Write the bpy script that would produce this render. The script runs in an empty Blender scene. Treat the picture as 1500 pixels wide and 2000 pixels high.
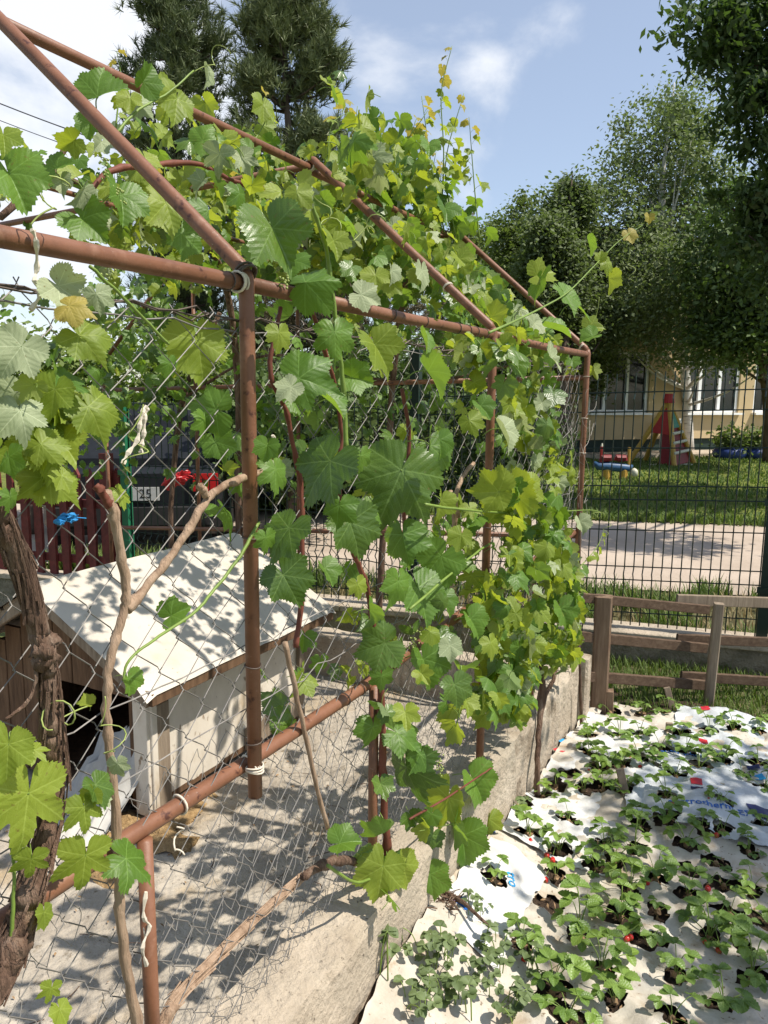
import bpy, math, random
import numpy as np
from mathutils import Vector, Matrix, noise
R = math.radians
rnd = random.Random(7)

# ------------------------------------------------------------------ camera, sky, sun, exposure
SC = bpy.context.scene
COL = SC.collection
YAW, PITCH, ROLL, FPX = 0.4847, 0.1568, 0.0105, 1482.0
CAMLOC = Vector((0.0, 0.0, 1.55))
FW = Vector((-math.sin(YAW) * math.cos(PITCH), math.cos(YAW) * math.cos(PITCH), -math.sin(PITCH)))
_r = Vector((math.cos(YAW), math.sin(YAW), 0)); _u = _r.cross(FW)
RT = _r * math.cos(ROLL) + _u * math.sin(ROLL)
UP = -_r * math.sin(ROLL) + _u * math.cos(ROLL)
cd = bpy.data.cameras.new("camera"); cam = bpy.data.objects.new("camera", cd); COL.objects.link(cam)
cd.sensor_fit = 'VERTICAL'; cd.sensor_height = 36.0; cd.lens = 36.0 * FPX / 2000.0
cd.clip_start = 0.02; cd.clip_end = 600
cam.matrix_world = Matrix(((RT.x, UP.x, -FW.x, 0), (RT.y, UP.y, -FW.y, 0), (RT.z, UP.z, -FW.z, CAMLOC.z), (0, 0, 0, 1)))
SC.camera = cam
SC.view_settings.view_transform = 'Standard'; SC.view_settings.look = 'None'
SC.view_settings.exposure = 0.42; SC.view_settings.gamma = 1.0; SC.view_settings.use_curve_mapping = False
try:
    SC.cycles.use_denoising = True
    SC.cycles.max_bounces = 7; SC.cycles.transparent_max_bounces = 8
    SC.cycles.diffuse_bounces = 4; SC.cycles.transmission_bounces = 5
except Exception:
    pass
SUN_AZ, SUN_EL = R(12.0), R(57.0)          # direction towards the sun: azimuth from +X, elevation
SUNV = Vector((math.cos(SUN_AZ) * math.cos(SUN_EL), math.sin(SUN_AZ) * math.cos(SUN_EL), math.sin(SUN_EL)))
ld = bpy.data.lights.new("sun", 'SUN'); ld.energy = 5.0; ld.angle = R(0.55); ld.color = (1.0, 0.935, 0.83)
sun = bpy.data.objects.new("sun", ld); COL.objects.link(sun)
sun.rotation_euler = SUNV.to_track_quat('Z', 'Y').to_euler(); sun.location = (6, 2, 12)

def ray(x, y):
    return FW + RT * ((x - 750) / FPX) + UP * ((1000 - y) / FPX)
def atX(x, y, v):
    d = ray(x, y); return CAMLOC + d * ((v - CAMLOC.x) / d.x)
def atY(x, y, v):
    d = ray(x, y); return CAMLOC + d * ((v - CAMLOC.y) / d.y)
def atZ(x, y, v):
    d = ray(x, y); return CAMLOC + d * ((v - CAMLOC.z) / d.z)
def atD(x, y, depth):
    return CAMLOC + ray(x, y) * depth
def pix(p):
    d = Vector(p) - CAMLOC; z = d.dot(FW)
    return (750 + FPX * d.dot(RT) / z, 1000 - FPX * d.dot(UP) / z, z)

world = bpy.data.worlds.new("World"); SC.world = world; world.use_nodes = True
def build_world():
    nt = world.node_tree; n = nt.nodes; L = nt.links; n.clear()
    out = n.new('ShaderNodeOutputWorld'); bg = n.new('ShaderNodeBackground')
    sky = n.new('ShaderNodeTexSky'); sky.sky_type = 'NISHITA'; sky.sun_disc = False
    sky.sun_elevation = SUN_EL; sky.sun_rotation = math.pi / 2 - SUN_AZ
    sky.altitude = 300; sky.air_density = 1.0; sky.dust_density = 0.7; sky.ozone_density = 1.2
    tc = n.new('ShaderNodeTexCoord'); mp = n.new('ShaderNodeMapping'); mp.inputs['Scale'].default_value = (1, 1, 1.35)
    L.new(tc.outputs['Generated'], mp.inputs['Vector'])
    nz = n.new('ShaderNodeTexNoise'); nz.inputs['Scale'].default_value = 5.0; nz.inputs['Detail'].default_value = 9; nz.inputs['Roughness'].default_value = 0.56
    nz.inputs['Distortion'].default_value = 0.25
    L.new(mp.outputs[0], nz.inputs['Vector'])
    # cloud banks: soft caps about given sky directions, broken up by the noise
    caps = [((10, 210), 0.27, 0.30), ((1085, 65), 0.040, 0.20), ((955, 165), 0.034, 0.15), ((900, 350), 0.07, 0.20), ((730, 80), 0.04, 0.07)]
    acc = None
    for (px_, py_), rad, amp in caps:
        d = ray(px_, py_).normalized()
        dt = n.new('ShaderNodeVectorMath'); dt.operation = 'DISTANCE'
        nm = n.new('ShaderNodeVectorMath'); nm.operation = 'NORMALIZE'; L.new(tc.outputs['Generated'], nm.inputs[0])
        L.new(nm.outputs[0], dt.inputs[0]); dt.inputs[1].default_value = d
        mr = n.new('ShaderNodeMapRange'); mr.interpolation_type = 'SMOOTHSTEP'
        mr.inputs['From Min'].default_value = rad * 1.5; mr.inputs['From Max'].default_value = rad * 0.2
        mr.inputs['To Min'].default_value = 0; mr.inputs['To Max'].default_value = amp
        L.new(dt.outputs['Value'], mr.inputs['Value'])
        if acc is None: acc = mr.outputs[0]
        else:
            ad = n.new('ShaderNodeMath'); ad.operation = 'ADD'; L.new(acc, ad.inputs[0]); L.new(mr.outputs[0], ad.inputs[1]); acc = ad.outputs[0]
    ad = n.new('ShaderNodeMath'); ad.operation = 'ADD'; L.new(acc, ad.inputs[0]); L.new(nz.outputs['Fac'], ad.inputs[1])
    rp = n.new('ShaderNodeMapRange'); rp.interpolation_type = 'SMOOTHSTEP'
    rp.inputs['From Min'].default_value = 0.56; rp.inputs['From Max'].default_value = 0.86
    rp.inputs['To Min'].default_value = 0.22; rp.inputs['To Max'].default_value = 0.97
    L.new(ad.outputs[0], rp.inputs['Value'])
    mx = n.new('ShaderNodeMix'); mx.data_type = 'RGBA'
    L.new(rp.outputs[0], mx.inputs[0]); L.new(sky.outputs[0], mx.inputs[6]); mx.inputs[7].default_value = (6.1, 6.3, 6.65, 1)
    L.new(mx.outputs[2], bg.inputs['Color']); bg.inputs['Strength'].default_value = 0.125
    L.new(bg.outputs[0], out.inputs['Surface'])
build_world()

# ------------------------------------------------------------------ materials
MATS = {}
def newmat(name):
    m = bpy.data.materials.new(name); m.use_nodes = True; MATS[name] = m
    nt = m.node_tree; nt.nodes.clear()
    o = nt.nodes.new('ShaderNodeOutputMaterial'); b = nt.nodes.new('ShaderNodeBsdfPrincipled'); nt.links.new(b.outputs[0], o.inputs[0])
    return m, nt, b, o
def ramp(nt, fac, stops):
    r = nt.nodes.new('ShaderNodeValToRGB'); e = r.color_ramp.elements
    while len(e) < len(stops): e.new(0.5)
    for i, (p, c) in enumerate(stops):
        e[i].position = p; e[i].color = (c[0], c[1], c[2], 1)
    nt.links.new(fac, r.inputs[0]); return r.outputs[0]
def tex(nt, kind, scale, coord='Object', detail=6, rough=0.6, stretch=None, **kw):
    tc = nt.nodes.new('ShaderNodeTexCoord'); v = tc.outputs[coord]
    if stretch:
        mp = nt.nodes.new('ShaderNodeMapping'); mp.inputs['Scale'].default_value = stretch; nt.links.new(v, mp.inputs[0]); v = mp.outputs[0]
    t = nt.nodes.new('ShaderNodeTex' + kind); t.inputs['Scale'].default_value = scale
    if kind == 'Noise':
        t.inputs['Detail'].default_value = detail; t.inputs['Roughness'].default_value = rough
    for k, x in kw.items(): setattr(t, k, x)
    nt.links.new(v, t.inputs['Vector']); return t
def mixc(nt, fac, a, b, mode='MIX'):
    m = nt.nodes.new('ShaderNodeMix'); m.data_type = 'RGBA'; m.blend_type = mode
    for s, x in ((0, fac), (6, a), (7, b)):
        if hasattr(x, 'links') or hasattr(x, 'is_linked'): nt.links.new(x, m.inputs[s])
        elif s == 0: m.inputs[0].default_value = x
        else: m.inputs[s].default_value = (x[0], x[1], x[2], 1)
    return m.outputs[2]
def bump(nt, b, h, strength=0.3, dist=0.01, prev=None):
    n = nt.nodes.new('ShaderNodeBump'); n.inputs['Strength'].default_value = strength; n.inputs['Distance'].default_value = dist
    nt.links.new(h, n.inputs['Height'])
    if prev: nt.links.new(prev, n.inputs['Normal'])
    nt.links.new(n.outputs[0], b.inputs['Normal']); return n.outputs[0]
def surf(name, stops, scale, rough=0.8, bs=0.3, bd=0.01, bscale=None, spots=None, metallic=0.0, stretch=None, spec=0.3, detail=8, coord='Object'):
    """noise coloured surface: ramp stops, second noise 'spots' = (scale, lo, hi, colour), fine bump"""
    m, nt, b, o = newmat(name)
    t = tex(nt, 'Noise', scale, coord, detail, 0.65, stretch)
    c = ramp(nt, t.outputs['Fac'], stops)
    if spots:
        for sc_, lo, hi, colr in spots:
            t2 = tex(nt, 'Noise', sc_, coord, 5, 0.6, stretch)
            mr = nt.nodes.new('ShaderNodeMapRange'); mr.inputs['From Min'].default_value = lo; mr.inputs['From Max'].default_value = hi
            nt.links.new(t2.outputs['Fac'], mr.inputs[0]); c = mixc(nt, mr.outputs[0], c, colr)
    nt.links.new(c, b.inputs['Base Color'])
    b.inputs['Roughness'].default_value = rough; b.inputs['Metallic'].default_value = metallic
    b.inputs['Specular IOR Level'].default_value = spec
    t3 = tex(nt, 'Noise', bscale or scale * 6, coord, 6, 0.6, stretch)
    bump(nt, b, t3.outputs['Fac'], bs, bd)
    return m
def plain(name, col, rough=0.5, metallic=0.0, var=0.25, scale=20, spec=0.4):
    d = tuple(x * (1 - var) for x in col); l = tuple(min(1, x * (1 + var * 0.6)) for x in col)
    return surf(name, [(0.3, d), (0.7, l)], scale, rough, 0.12, 0.004, metallic=metallic, spec=spec)

surf('rusty_pipe', [(0.25, (0.115, 0.048, 0.024)), (0.5, (0.195, 0.084, 0.045)), (0.78, (0.24, 0.115, 0.068))], 9, 0.5, 0.25, 0.003, 90,
     spots=[(38, 0.60, 0.68, (0.07, 0.025, 0.017)), (16, 0.60, 0.72, (0.26, 0.135, 0.085)), (90, .66, .72, (.30, .2, .15))], spec=0.42)
surf('concrete', [(0.25, (0.28, 0.225, 0.165)), (0.5, (0.43, 0.36, 0.275)), (0.75, (0.53, 0.455, 0.36))], 5, 0.95, 1.0, 0.012, 50,
     spots=[(55, 0.63, 0.70, (0.15, 0.12, 0.09)), (14, 0.6, 0.75, (0.40, 0.33, 0.25)), (2.2, 0.52, 0.68, (0.33, 0.285, 0.22)), (6, .58, .68, (.24, .19, .135))])
surf('slab_concrete', [(0.25, (0.22, 0.185, 0.145)), (0.5, (0.40, 0.35, 0.285)), (0.75, (0.54, 0.485, 0.405))], 4, 0.95, 1.0, 0.012, 40,
     spots=[(60, 0.63, 0.70, (0.12, 0.10, 0.08)), (3, 0.55, 0.72, (0.36, 0.27, 0.16)), (22, 0.62, 0.7, (0.2, 0.16, 0.11))])
surf('rough_render', [(0.25, (0.16, 0.13, 0.095)), (0.6, (0.33, 0.28, 0.21)), (0.8, (0.42, 0.36, 0.28))], 9, 0.95, 1.0, 0.03, 38, spots=[(4, 0.5, 0.7, (0.18, 0.16, 0.11))])
surf('soil', [(0.25, (0.022, 0.014, 0.009)), (0.55, (0.06, 0.038, 0.024)), (0.8, (0.12, 0.08, 0.05))], 30, 0.95, 1.0, 0.02, 80)
surf('dry_soil', [(0.25, (0.16, 0.12, 0.08)), (0.55, (0.30, 0.24, 0.165)), (0.8, (0.40, 0.33, 0.235))], 14, 0.95, 1.0, 0.02, 60)
surf('sawdust', [(0.25, (0.20, 0.12, 0.05)), (0.55, (0.38, 0.25, 0.12)), (0.8, (0.5, 0.37, 0.2))], 40, 0.95, 1.0, 0.01, 120)
surf('gravel_path', [(0.25, (0.30, 0.24, 0.185)), (0.55, (0.42, 0.345, 0.275)), (0.8, (0.49, 0.41, 0.335))], 1.3, 0.95, 0.5, 0.01, 30, spots=[(40, 0.62, 0.7, (0.25, 0.21, 0.17))])
surf('lawn', [(0.25, (0.085, 0.105, 0.018)), (0.5, (0.16, 0.195, 0.03)), (0.75, (0.25, 0.27, 0.05))], 3.5, 0.9, 1.0, 0.05, 50, spots=[(30, 0.6, 0.72, (0.27, 0.29, 0.07)), (9, 0.62, 0.75, (0.24, 0.19, 0.09))])
surf('verge_soil', [(0.25, (0.06, 0.06, 0.025)), (0.55, (0.14, 0.13, 0.06)), (0.8, (0.26, 0.21, 0.12))], 6, 0.95, 1.0, 0.03, 40)
surf('field', [(0.3, (0.07, 0.09, 0.025)), (0.7, (0.14, 0.16, 0.05))], 0.6, 0.95, 0.6, 0.05, 6)
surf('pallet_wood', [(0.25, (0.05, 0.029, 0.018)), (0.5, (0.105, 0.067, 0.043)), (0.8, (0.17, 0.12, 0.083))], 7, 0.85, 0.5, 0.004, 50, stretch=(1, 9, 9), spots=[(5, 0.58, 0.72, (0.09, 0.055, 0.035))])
surf('post_wood', [(0.25, (0.085, 0.052, 0.032)), (0.5, (0.18, 0.118, 0.076)), (0.8, (0.28, 0.2, 0.138))], 7, 0.8, 0.5, 0.004, 50, stretch=(9, 9, 0.8), spots=[(5, 0.58, 0.72, (0.13, 0.07, 0.04))])
surf('grey_wood', [(0.25, (0.13, 0.095, 0.066)), (0.55, (0.255, 0.20, 0.145)), (0.8, (0.36, 0.295, 0.225))], 7, 0.88, 0.5, 0.004, 50, stretch=(9, 9, 0.8))
surf('kennel_wood', [(0.25, (0.06, 0.031, 0.017)), (0.55, (0.14, 0.08, 0.044)), (0.8, (0.21, 0.13, 0.078))], 6, 0.85, 0.5, 0.004, 40, stretch=(8, 8, 0.9))
surf('kennel_paint', [(0.3, (0.50, 0.44, 0.36)), (0.6, (0.66, 0.60, 0.51)), (0.8, (0.71, 0.65, 0.56))], 5, 0.6, 0.25, 0.004, 24,
     spots=[(5, 0.56, 0.70, (0.42, 0.335, 0.235)), (30, 0.62, 0.69, (0.24, 0.17, 0.11))], stretch=(1, 1, 0.5))
surf('roof_sheet', [(0.3, (0.46, 0.415, 0.35)), (0.7, (0.57, 0.52, 0.455))], 3, 0.45, 0.25, 0.012, 8, spots=[(5, 0.58, 0.74, (0.46, 0.39, 0.30)), (40, 0.66, 0.73, (0.30, 0.23, 0.15))])
surf('cream_fleece', [(0.3, (0.36, 0.31, 0.245)), (0.55, (0.51, 0.47, 0.40)), (0.8, (0.555, 0.52, 0.455))], 6, 0.75, 0.5, 0.012, 26, spots=[(3.2, 0.52, 0.68, (0.36, 0.285, 0.20)), (13, 0.56, 0.68, (0.34, 0.265, 0.185)), (60, 0.62, 0.68, (0.20, 0.145, 0.095))], coord='Object')
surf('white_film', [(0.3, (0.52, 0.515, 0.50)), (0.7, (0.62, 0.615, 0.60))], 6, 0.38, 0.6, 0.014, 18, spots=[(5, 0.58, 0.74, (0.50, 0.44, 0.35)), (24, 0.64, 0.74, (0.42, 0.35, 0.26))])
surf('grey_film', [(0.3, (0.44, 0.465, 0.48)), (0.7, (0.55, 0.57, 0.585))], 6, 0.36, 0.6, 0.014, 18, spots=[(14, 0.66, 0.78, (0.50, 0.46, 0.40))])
plain('print_blue', (0.015, 0.11, 0.42), 0.4); plain('print_red', (0.55, 0.03, 0.045), 0.4); plain('print_navy', (0.02, 0.025, 0.10), 0.4); plain('print_cyan', (0.02, 0.30, 0.62), 0.4)
surf('vine_bark', [(0.3, (0.04, 0.022, 0.015)), (0.5, (0.15, 0.09, 0.06)), (0.72, (0.29, 0.205, 0.15))], 60, 0.92, 1.0, 0.02, 90, stretch=(1, 1, 0.09))
surf('cane', [(0.25, (0.15, 0.09, 0.055)), (0.5, (0.33, 0.225, 0.15)), (0.8, (0.46, 0.34, 0.245))], 60, 0.8, 0.9, 0.006, 160, stretch=(1, 1, 0.12), spots=[(14, .58, .7, (.2, .12, .075))])
surf('red_cane', [(0.25, (0.085, 0.025, 0.016)), (0.6, (0.17, 0.055, 0.034)), (0.8, (0.24, 0.095, 0.06))], 20, 0.65, 0.5, 0.002, 90, stretch=(1, 1, 0.25))
plain('green_shoot', (0.17, 0.25, 0.045), 0.5); plain('tendril', (0.30, 0.36, 0.10), 0.5)
plain('wire', (0.20, 0.185, 0.17), 0.6, 0.2); plain('rust_wire', (0.11, 0.085, 0.07), 0.6, 0.3); plain('pale_string', (0.62, 0.55, 0.45), 0.85)
plain('netting_wire', (0.27, 0.25, 0.225), 0.6, 0.2)
plain('green_paint', (0.006, 0.022, 0.016), 0.4); plain('bright_green_paint', (0.01, 0.13, 0.06), 0.4); plain('red_fence_paint', (0.14, 0.024, 0.02), 0.7, var=0.5)
surf('facade', [(0.3, (0.47, 0.36, 0.205)), (0.7, (0.54, 0.42, 0.25))], 0.8, 0.9, 0.3, 0.01, 40, spots=[(3, 0.6, 0.8, (0.43, 0.33, 0.20))])
plain('plinth_green', (0.012, 0.03, 0.022), 0.7); plain('window_white', (0.78, 0.79, 0.80), 0.35, var=0.05); plain('roof_tile', (0.26, 0.09, 0.05), 0.8)
plain('toy_red', (0.36, 0.024, 0.022), 0.4, var=0.15); plain('toy_dark_red', (0.20, 0.014, 0.016), 0.5); plain('toy_yellow', (0.46, 0.28, 0.05), 0.45, var=0.2); plain('toy_blue', (0.03, 0.085, 0.18), 0.45); plain('toy_green', (0.03, 0.20, 0.13), 0.5)
plain('rung', (0.56, 0.54, 0.42), 0.5); plain('tyre_blue', (0.02, 0.045, 0.19), 0.5); plain('white_case', (0.72, 0.71, 0.67), 0.5, var=0.08)
plain('car_paint', (0.016, 0.018, 0.021), 0.35, 0.1, spec=0.3); plain('car_paint_blue', (0.03, 0.05, 0.10), 0.25, 0.3); plain('rubber', (0.015, 0.015, 0.015), 0.8); plain('plate_white', (0.42, 0.42, 0.40), 0.4, var=0.05); plain('black_print', (0.01, 0.01, 0.01), 0.5)
plain('tail_red', (0.40, 0.012, 0.012), 0.3); plain('red_bag', (0.42, 0.015, 0.02), 0.4, var=0.1); plain('blue_rag', (0.02, 0.22, 0.52), 0.7); plain('cable', (0.03, 0.035, 0.045), 0.6)
plain('white_cloth', (0.50, 0.48, 0.44), 0.9, var=0.1); plain('dark_inside', (0.008, 0.007, 0.006), 0.9); plain('dry_leaf', (0.30, 0.19, 0.10), 0.9, var=0.4); plain('yellow_flower', (0.6, 0.5, 0.04), 0.7)
surf('tree_bark', [(0.25, (0.05, 0.036, 0.027)), (0.7, (0.14, 0.105, 0.08))], 12, 0.95, 1.0, 0.02, 30, stretch=(1, 1, 0.25))
surf('birch_bark', [(0.3, (0.10, 0.09, 0.08)), (0.45, (0.50, 0.48, 0.44)), (0.8, (0.60, 0.58, 0.54))], 6, 0.85, 0.5, 0.01, 20, stretch=(0.5, 0.5, 2.5))
def glassmat():
    m, nt, b, o = newmat('window_glass')
    b.inputs['Base Color'].default_value = (0.012, 0.016, 0.02, 1); b.inputs['Roughness'].default_value = 0.12; b.inputs['Specular IOR Level'].default_value = 0.5
    t = tex(nt, 'Noise', 1.2); bump(nt, b, t.outputs['Fac'], 0.06, 0.02)
glassmat()
plain('car_glass', (0.008, 0.009, 0.011), 0.35, spec=0.25)

def leafmat(name, dark, light, back, trans, rough=0.42, tfac=0.32, veins=True, spec=0.45, veincol=None, fscale=26, bstr=0.5, vbump=0.12):
    """two-sided leaf: paler underside, light passing through, vein net from the uv map (u along the nearest main vein, v away from it)"""
    m, nt, b, o = newmat(name); N = nt.nodes; L = nt.links
    oi = N.new('ShaderNodeObjectInfo')
    t = tex(nt, 'Noise', 3.0, 'Object', 3)
    ma = N.new('ShaderNodeMath'); ma.operation = 'MULTIPLY_ADD'; L.new(oi.outputs['Random'], ma.inputs[0]); ma.inputs[1].default_value = 0.75
    sub = N.new('ShaderNodeMath'); sub.operation = 'MULTIPLY_ADD'; L.new(t.outputs['Fac'], sub.inputs[0]); sub.inputs[1].default_value = 0.7; sub.inputs[2].default_value = -0.22
    L.new(sub.outputs[0], ma.inputs[2])
    col = ramp(nt, ma.outputs[0], [(0.05, dark), (0.95, light)])
    if veins:
        uv = N.new('ShaderNodeUVMap'); uv.uv_map = 'vein'; sx = N.new('ShaderNodeSeparateXYZ'); L.new(uv.outputs[0], sx.inputs[0])
        def mr(src, a, bb, lo=0.0, hi=1.0):
            x = N.new('ShaderNodeMapRange'); x.inputs['From Min'].default_value = a; x.inputs['From Max'].default_value = bb
            x.inputs['To Min'].default_value = lo; x.inputs['To Max'].default_value = hi; L.new(src, x.inputs[0]); return x.outputs[0]
        main = mr(sx.outputs['Y'], 0.020, 0.006)
        k = N.new('ShaderNodeMath'); k.operation = 'MULTIPLY_ADD'; L.new(sx.outputs['Y'], k.inputs[0]); k.inputs[1].default_value = -0.95; L.new(sx.outputs['X'], k.inputs[2])
        k2 = N.new('ShaderNodeMath'); k2.operation = 'MULTIPLY'; L.new(k.outputs[0], k2.inputs[0]); k2.inputs[1].default_value = 5.5
        fr = N.new('ShaderNodeMath'); fr.operation = 'PINGPONG'; L.new(k2.outputs[0], fr.inputs[0]); fr.inputs[1].default_value = 0.5
        sec = mr(fr.outputs[0], 0.05, 0.012, 0, 0.6)
        vm = N.new('ShaderNodeMath'); vm.operation = 'MAXIMUM'; L.new(main, vm.inputs[0]); L.new(sec, vm.inputs[1])
        vo = tex(nt, 'Voronoi', fscale, 'Object', feature='DISTANCE_TO_EDGE')
        net = mr(vo.outputs['Distance'], 0.10, 0.02, 0, 0.22)
        vm2 = N.new('ShaderNodeMath'); vm2.operation = 'MAXIMUM'; L.new(vm.outputs[0], vm2.inputs[0]); L.new(net, vm2.inputs[1])
        vf = N.new('ShaderNodeMath'); vf.operation = 'MULTIPLY'; L.new(vm2.outputs[0], vf.inputs[0]); vf.inputs[1].default_value = 0.6
        vc = veincol or tuple(min(1, light[i] * 1.5 + 0.05) for i in range(3))
        col = mixc(nt, vf.outputs[0], col, vc)
        soft = mr(fr.outputs[0], 0.0, 0.5, 0, 1.0)
        vs = N.new('ShaderNodeMath'); vs.operation = 'MULTIPLY_ADD'; L.new(vo.outputs['Distance'], vs.inputs[0]); vs.inputs[1].default_value = 0.8; L.new(soft, vs.inputs[2])
        bump(nt, b, vs.outputs[0], vbump, 0.06)
        fl = tex(nt, 'Noise', 9.0, 'Object', 4); lc = N.new('ShaderNodeMath'); lc.operation = 'MULTIPLY_ADD'; L.new(oi.outputs['Random'], lc.inputs[0]); lc.inputs[1].default_value = 0.10; L.new(fl.outputs['Fac'], lc.inputs[2])
        col = mixc(nt, mr(lc.outputs[0], 0.72, 0.76, 0, 0.8), col, (0.16, 0.10, 0.035))
    g = N.new('ShaderNodeNewGeometry')
    bk = mixc(nt, 0.45, col, back)
    two = mixc(nt, g.outputs['Backfacing'], col, bk)
    L.new(two, b.inputs['Base Color'])
    rr = N.new('ShaderNodeMapRange'); rr.inputs['To Min'].default_value = rough; rr.inputs['To Max'].default_value = 0.8; L.new(g.outputs['Backfacing'], rr.inputs[0]); L.new(rr.outputs[0], b.inputs['Roughness'])
    b.inputs['Specular IOR Level'].default_value = spec
    tr = N.new('ShaderNodeBsdfTranslucent'); L.new(mixc(nt, 0.75, col, trans), tr.inputs['Color'])
    ms = N.new('ShaderNodeMixShader'); ms.inputs[0].default_value = tfac
    L.new(b.outputs[0], ms.inputs[1]); L.new(tr.outputs[0], ms.inputs[2]); L.new(ms.outputs[0], o.inputs[0])
    return m
leafmat('leaf_mature', (0.040, 0.085, 0.010), (0.100, 0.170, 0.022), (0.22, 0.27, 0.15), (0.17, 0.33, 0.018), 0.35, 0.27, spec=0.55)
leafmat('leaf_mid', (0.060, 0.135, 0.016), (0.125, 0.235, 0.032), (0.26, 0.31, 0.15), (0.30, 0.47, 0.025), 0.45, 0.42)
leafmat('leaf_young', (0.14, 0.21, 0.020), (0.25, 0.32, 0.040), (0.33, 0.37, 0.16), (0.50, 0.58, 0.03), 0.5, 0.47)
leafmat('leaf_tip', (0.26, 0.25, 0.035), (0.38, 0.30, 0.07), (0.40, 0.36, 0.16), (0.62, 0.50, 0.06), 0.55, 0.42)
leafmat('leaf_pale', (0.22, 0.28, 0.14), (0.36, 0.40, 0.24), (0.40, 0.43, 0.30), (0.42, 0.50, 0.14), 0.65, 0.30)
leafmat('straw_leaf', (0.08, 0.15, 0.024), (0.19, 0.29, 0.055), (0.2, 0.26, 0.13), (0.22, 0.38, 0.03), 0.42, 0.25, fscale=40, vbump=0.16)
leafmat('straw_young', (0.12, 0.21, 0.03), (0.21, 0.31, 0.055), (0.26, 0.32, 0.14), (0.36, 0.5, 0.04), 0.45, 0.3, fscale=40, vbump=0.16)
leafmat('weed_leaf', (0.085, 0.125, 0.045), (0.16, 0.21, 0.085), (0.2, 0.26, 0.13), (0.2, 0.3, 0.06), 0.6, 0.2, veins=False)
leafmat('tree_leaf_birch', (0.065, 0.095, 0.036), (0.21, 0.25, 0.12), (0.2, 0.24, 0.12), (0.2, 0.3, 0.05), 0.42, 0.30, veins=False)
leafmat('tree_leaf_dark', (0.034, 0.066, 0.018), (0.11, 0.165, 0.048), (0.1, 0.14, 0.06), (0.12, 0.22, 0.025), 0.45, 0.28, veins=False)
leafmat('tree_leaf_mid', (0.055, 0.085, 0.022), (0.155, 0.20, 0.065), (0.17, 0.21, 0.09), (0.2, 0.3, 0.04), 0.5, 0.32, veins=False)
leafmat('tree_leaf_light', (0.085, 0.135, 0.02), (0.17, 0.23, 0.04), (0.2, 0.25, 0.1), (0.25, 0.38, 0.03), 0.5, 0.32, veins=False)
leafmat('pine_needle', (0.075, 0.105, 0.042), (0.21, 0.245, 0.10), (0.07, 0.09, 0.04), (0.06, 0.09, 0.02), 0.5, 0.12, veins=False)
leafmat('pine_brown', (0.05, 0.045, 0.02), (0.11, 0.09, 0.042), (0.1, 0.09, 0.05), (0.1, 0.09, 0.03), 0.6, 0.1, veins=False)
leafmat('grass_blade', (0.055, 0.105, 0.018), (0.14, 0.20, 0.04), (0.12, 0.17, 0.05), (0.18, 0.28, 0.03), 0.5, 0.3, veins=False)
leafmat('dry_grass', (0.22, 0.17, 0.08), (0.36, 0.28, 0.14), (0.3, 0.25, 0.13), (0.3, 0.24, 0.1), 0.8, 0.2, veins=False)
def berrymat(name, c):
    m, nt, b, o = newmat(name)
    vo = tex(nt, 'Voronoi', 55, 'Object'); c2 = ramp(nt, vo.outputs['Distance'], [(0.0, (0.55, 0.35, 0.08)), (0.12, c)])
    nt.links.new(c2, b.inputs['Base Color']); b.inputs['Roughness'].default_value = 0.28; bump(nt, b, vo.outputs['Distance'], 0.6, 0.01)
berrymat('berry_red', (0.50, 0.022, 0.018)); berrymat('berry_pale', (0.50, 0.28, 0.10))

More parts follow.
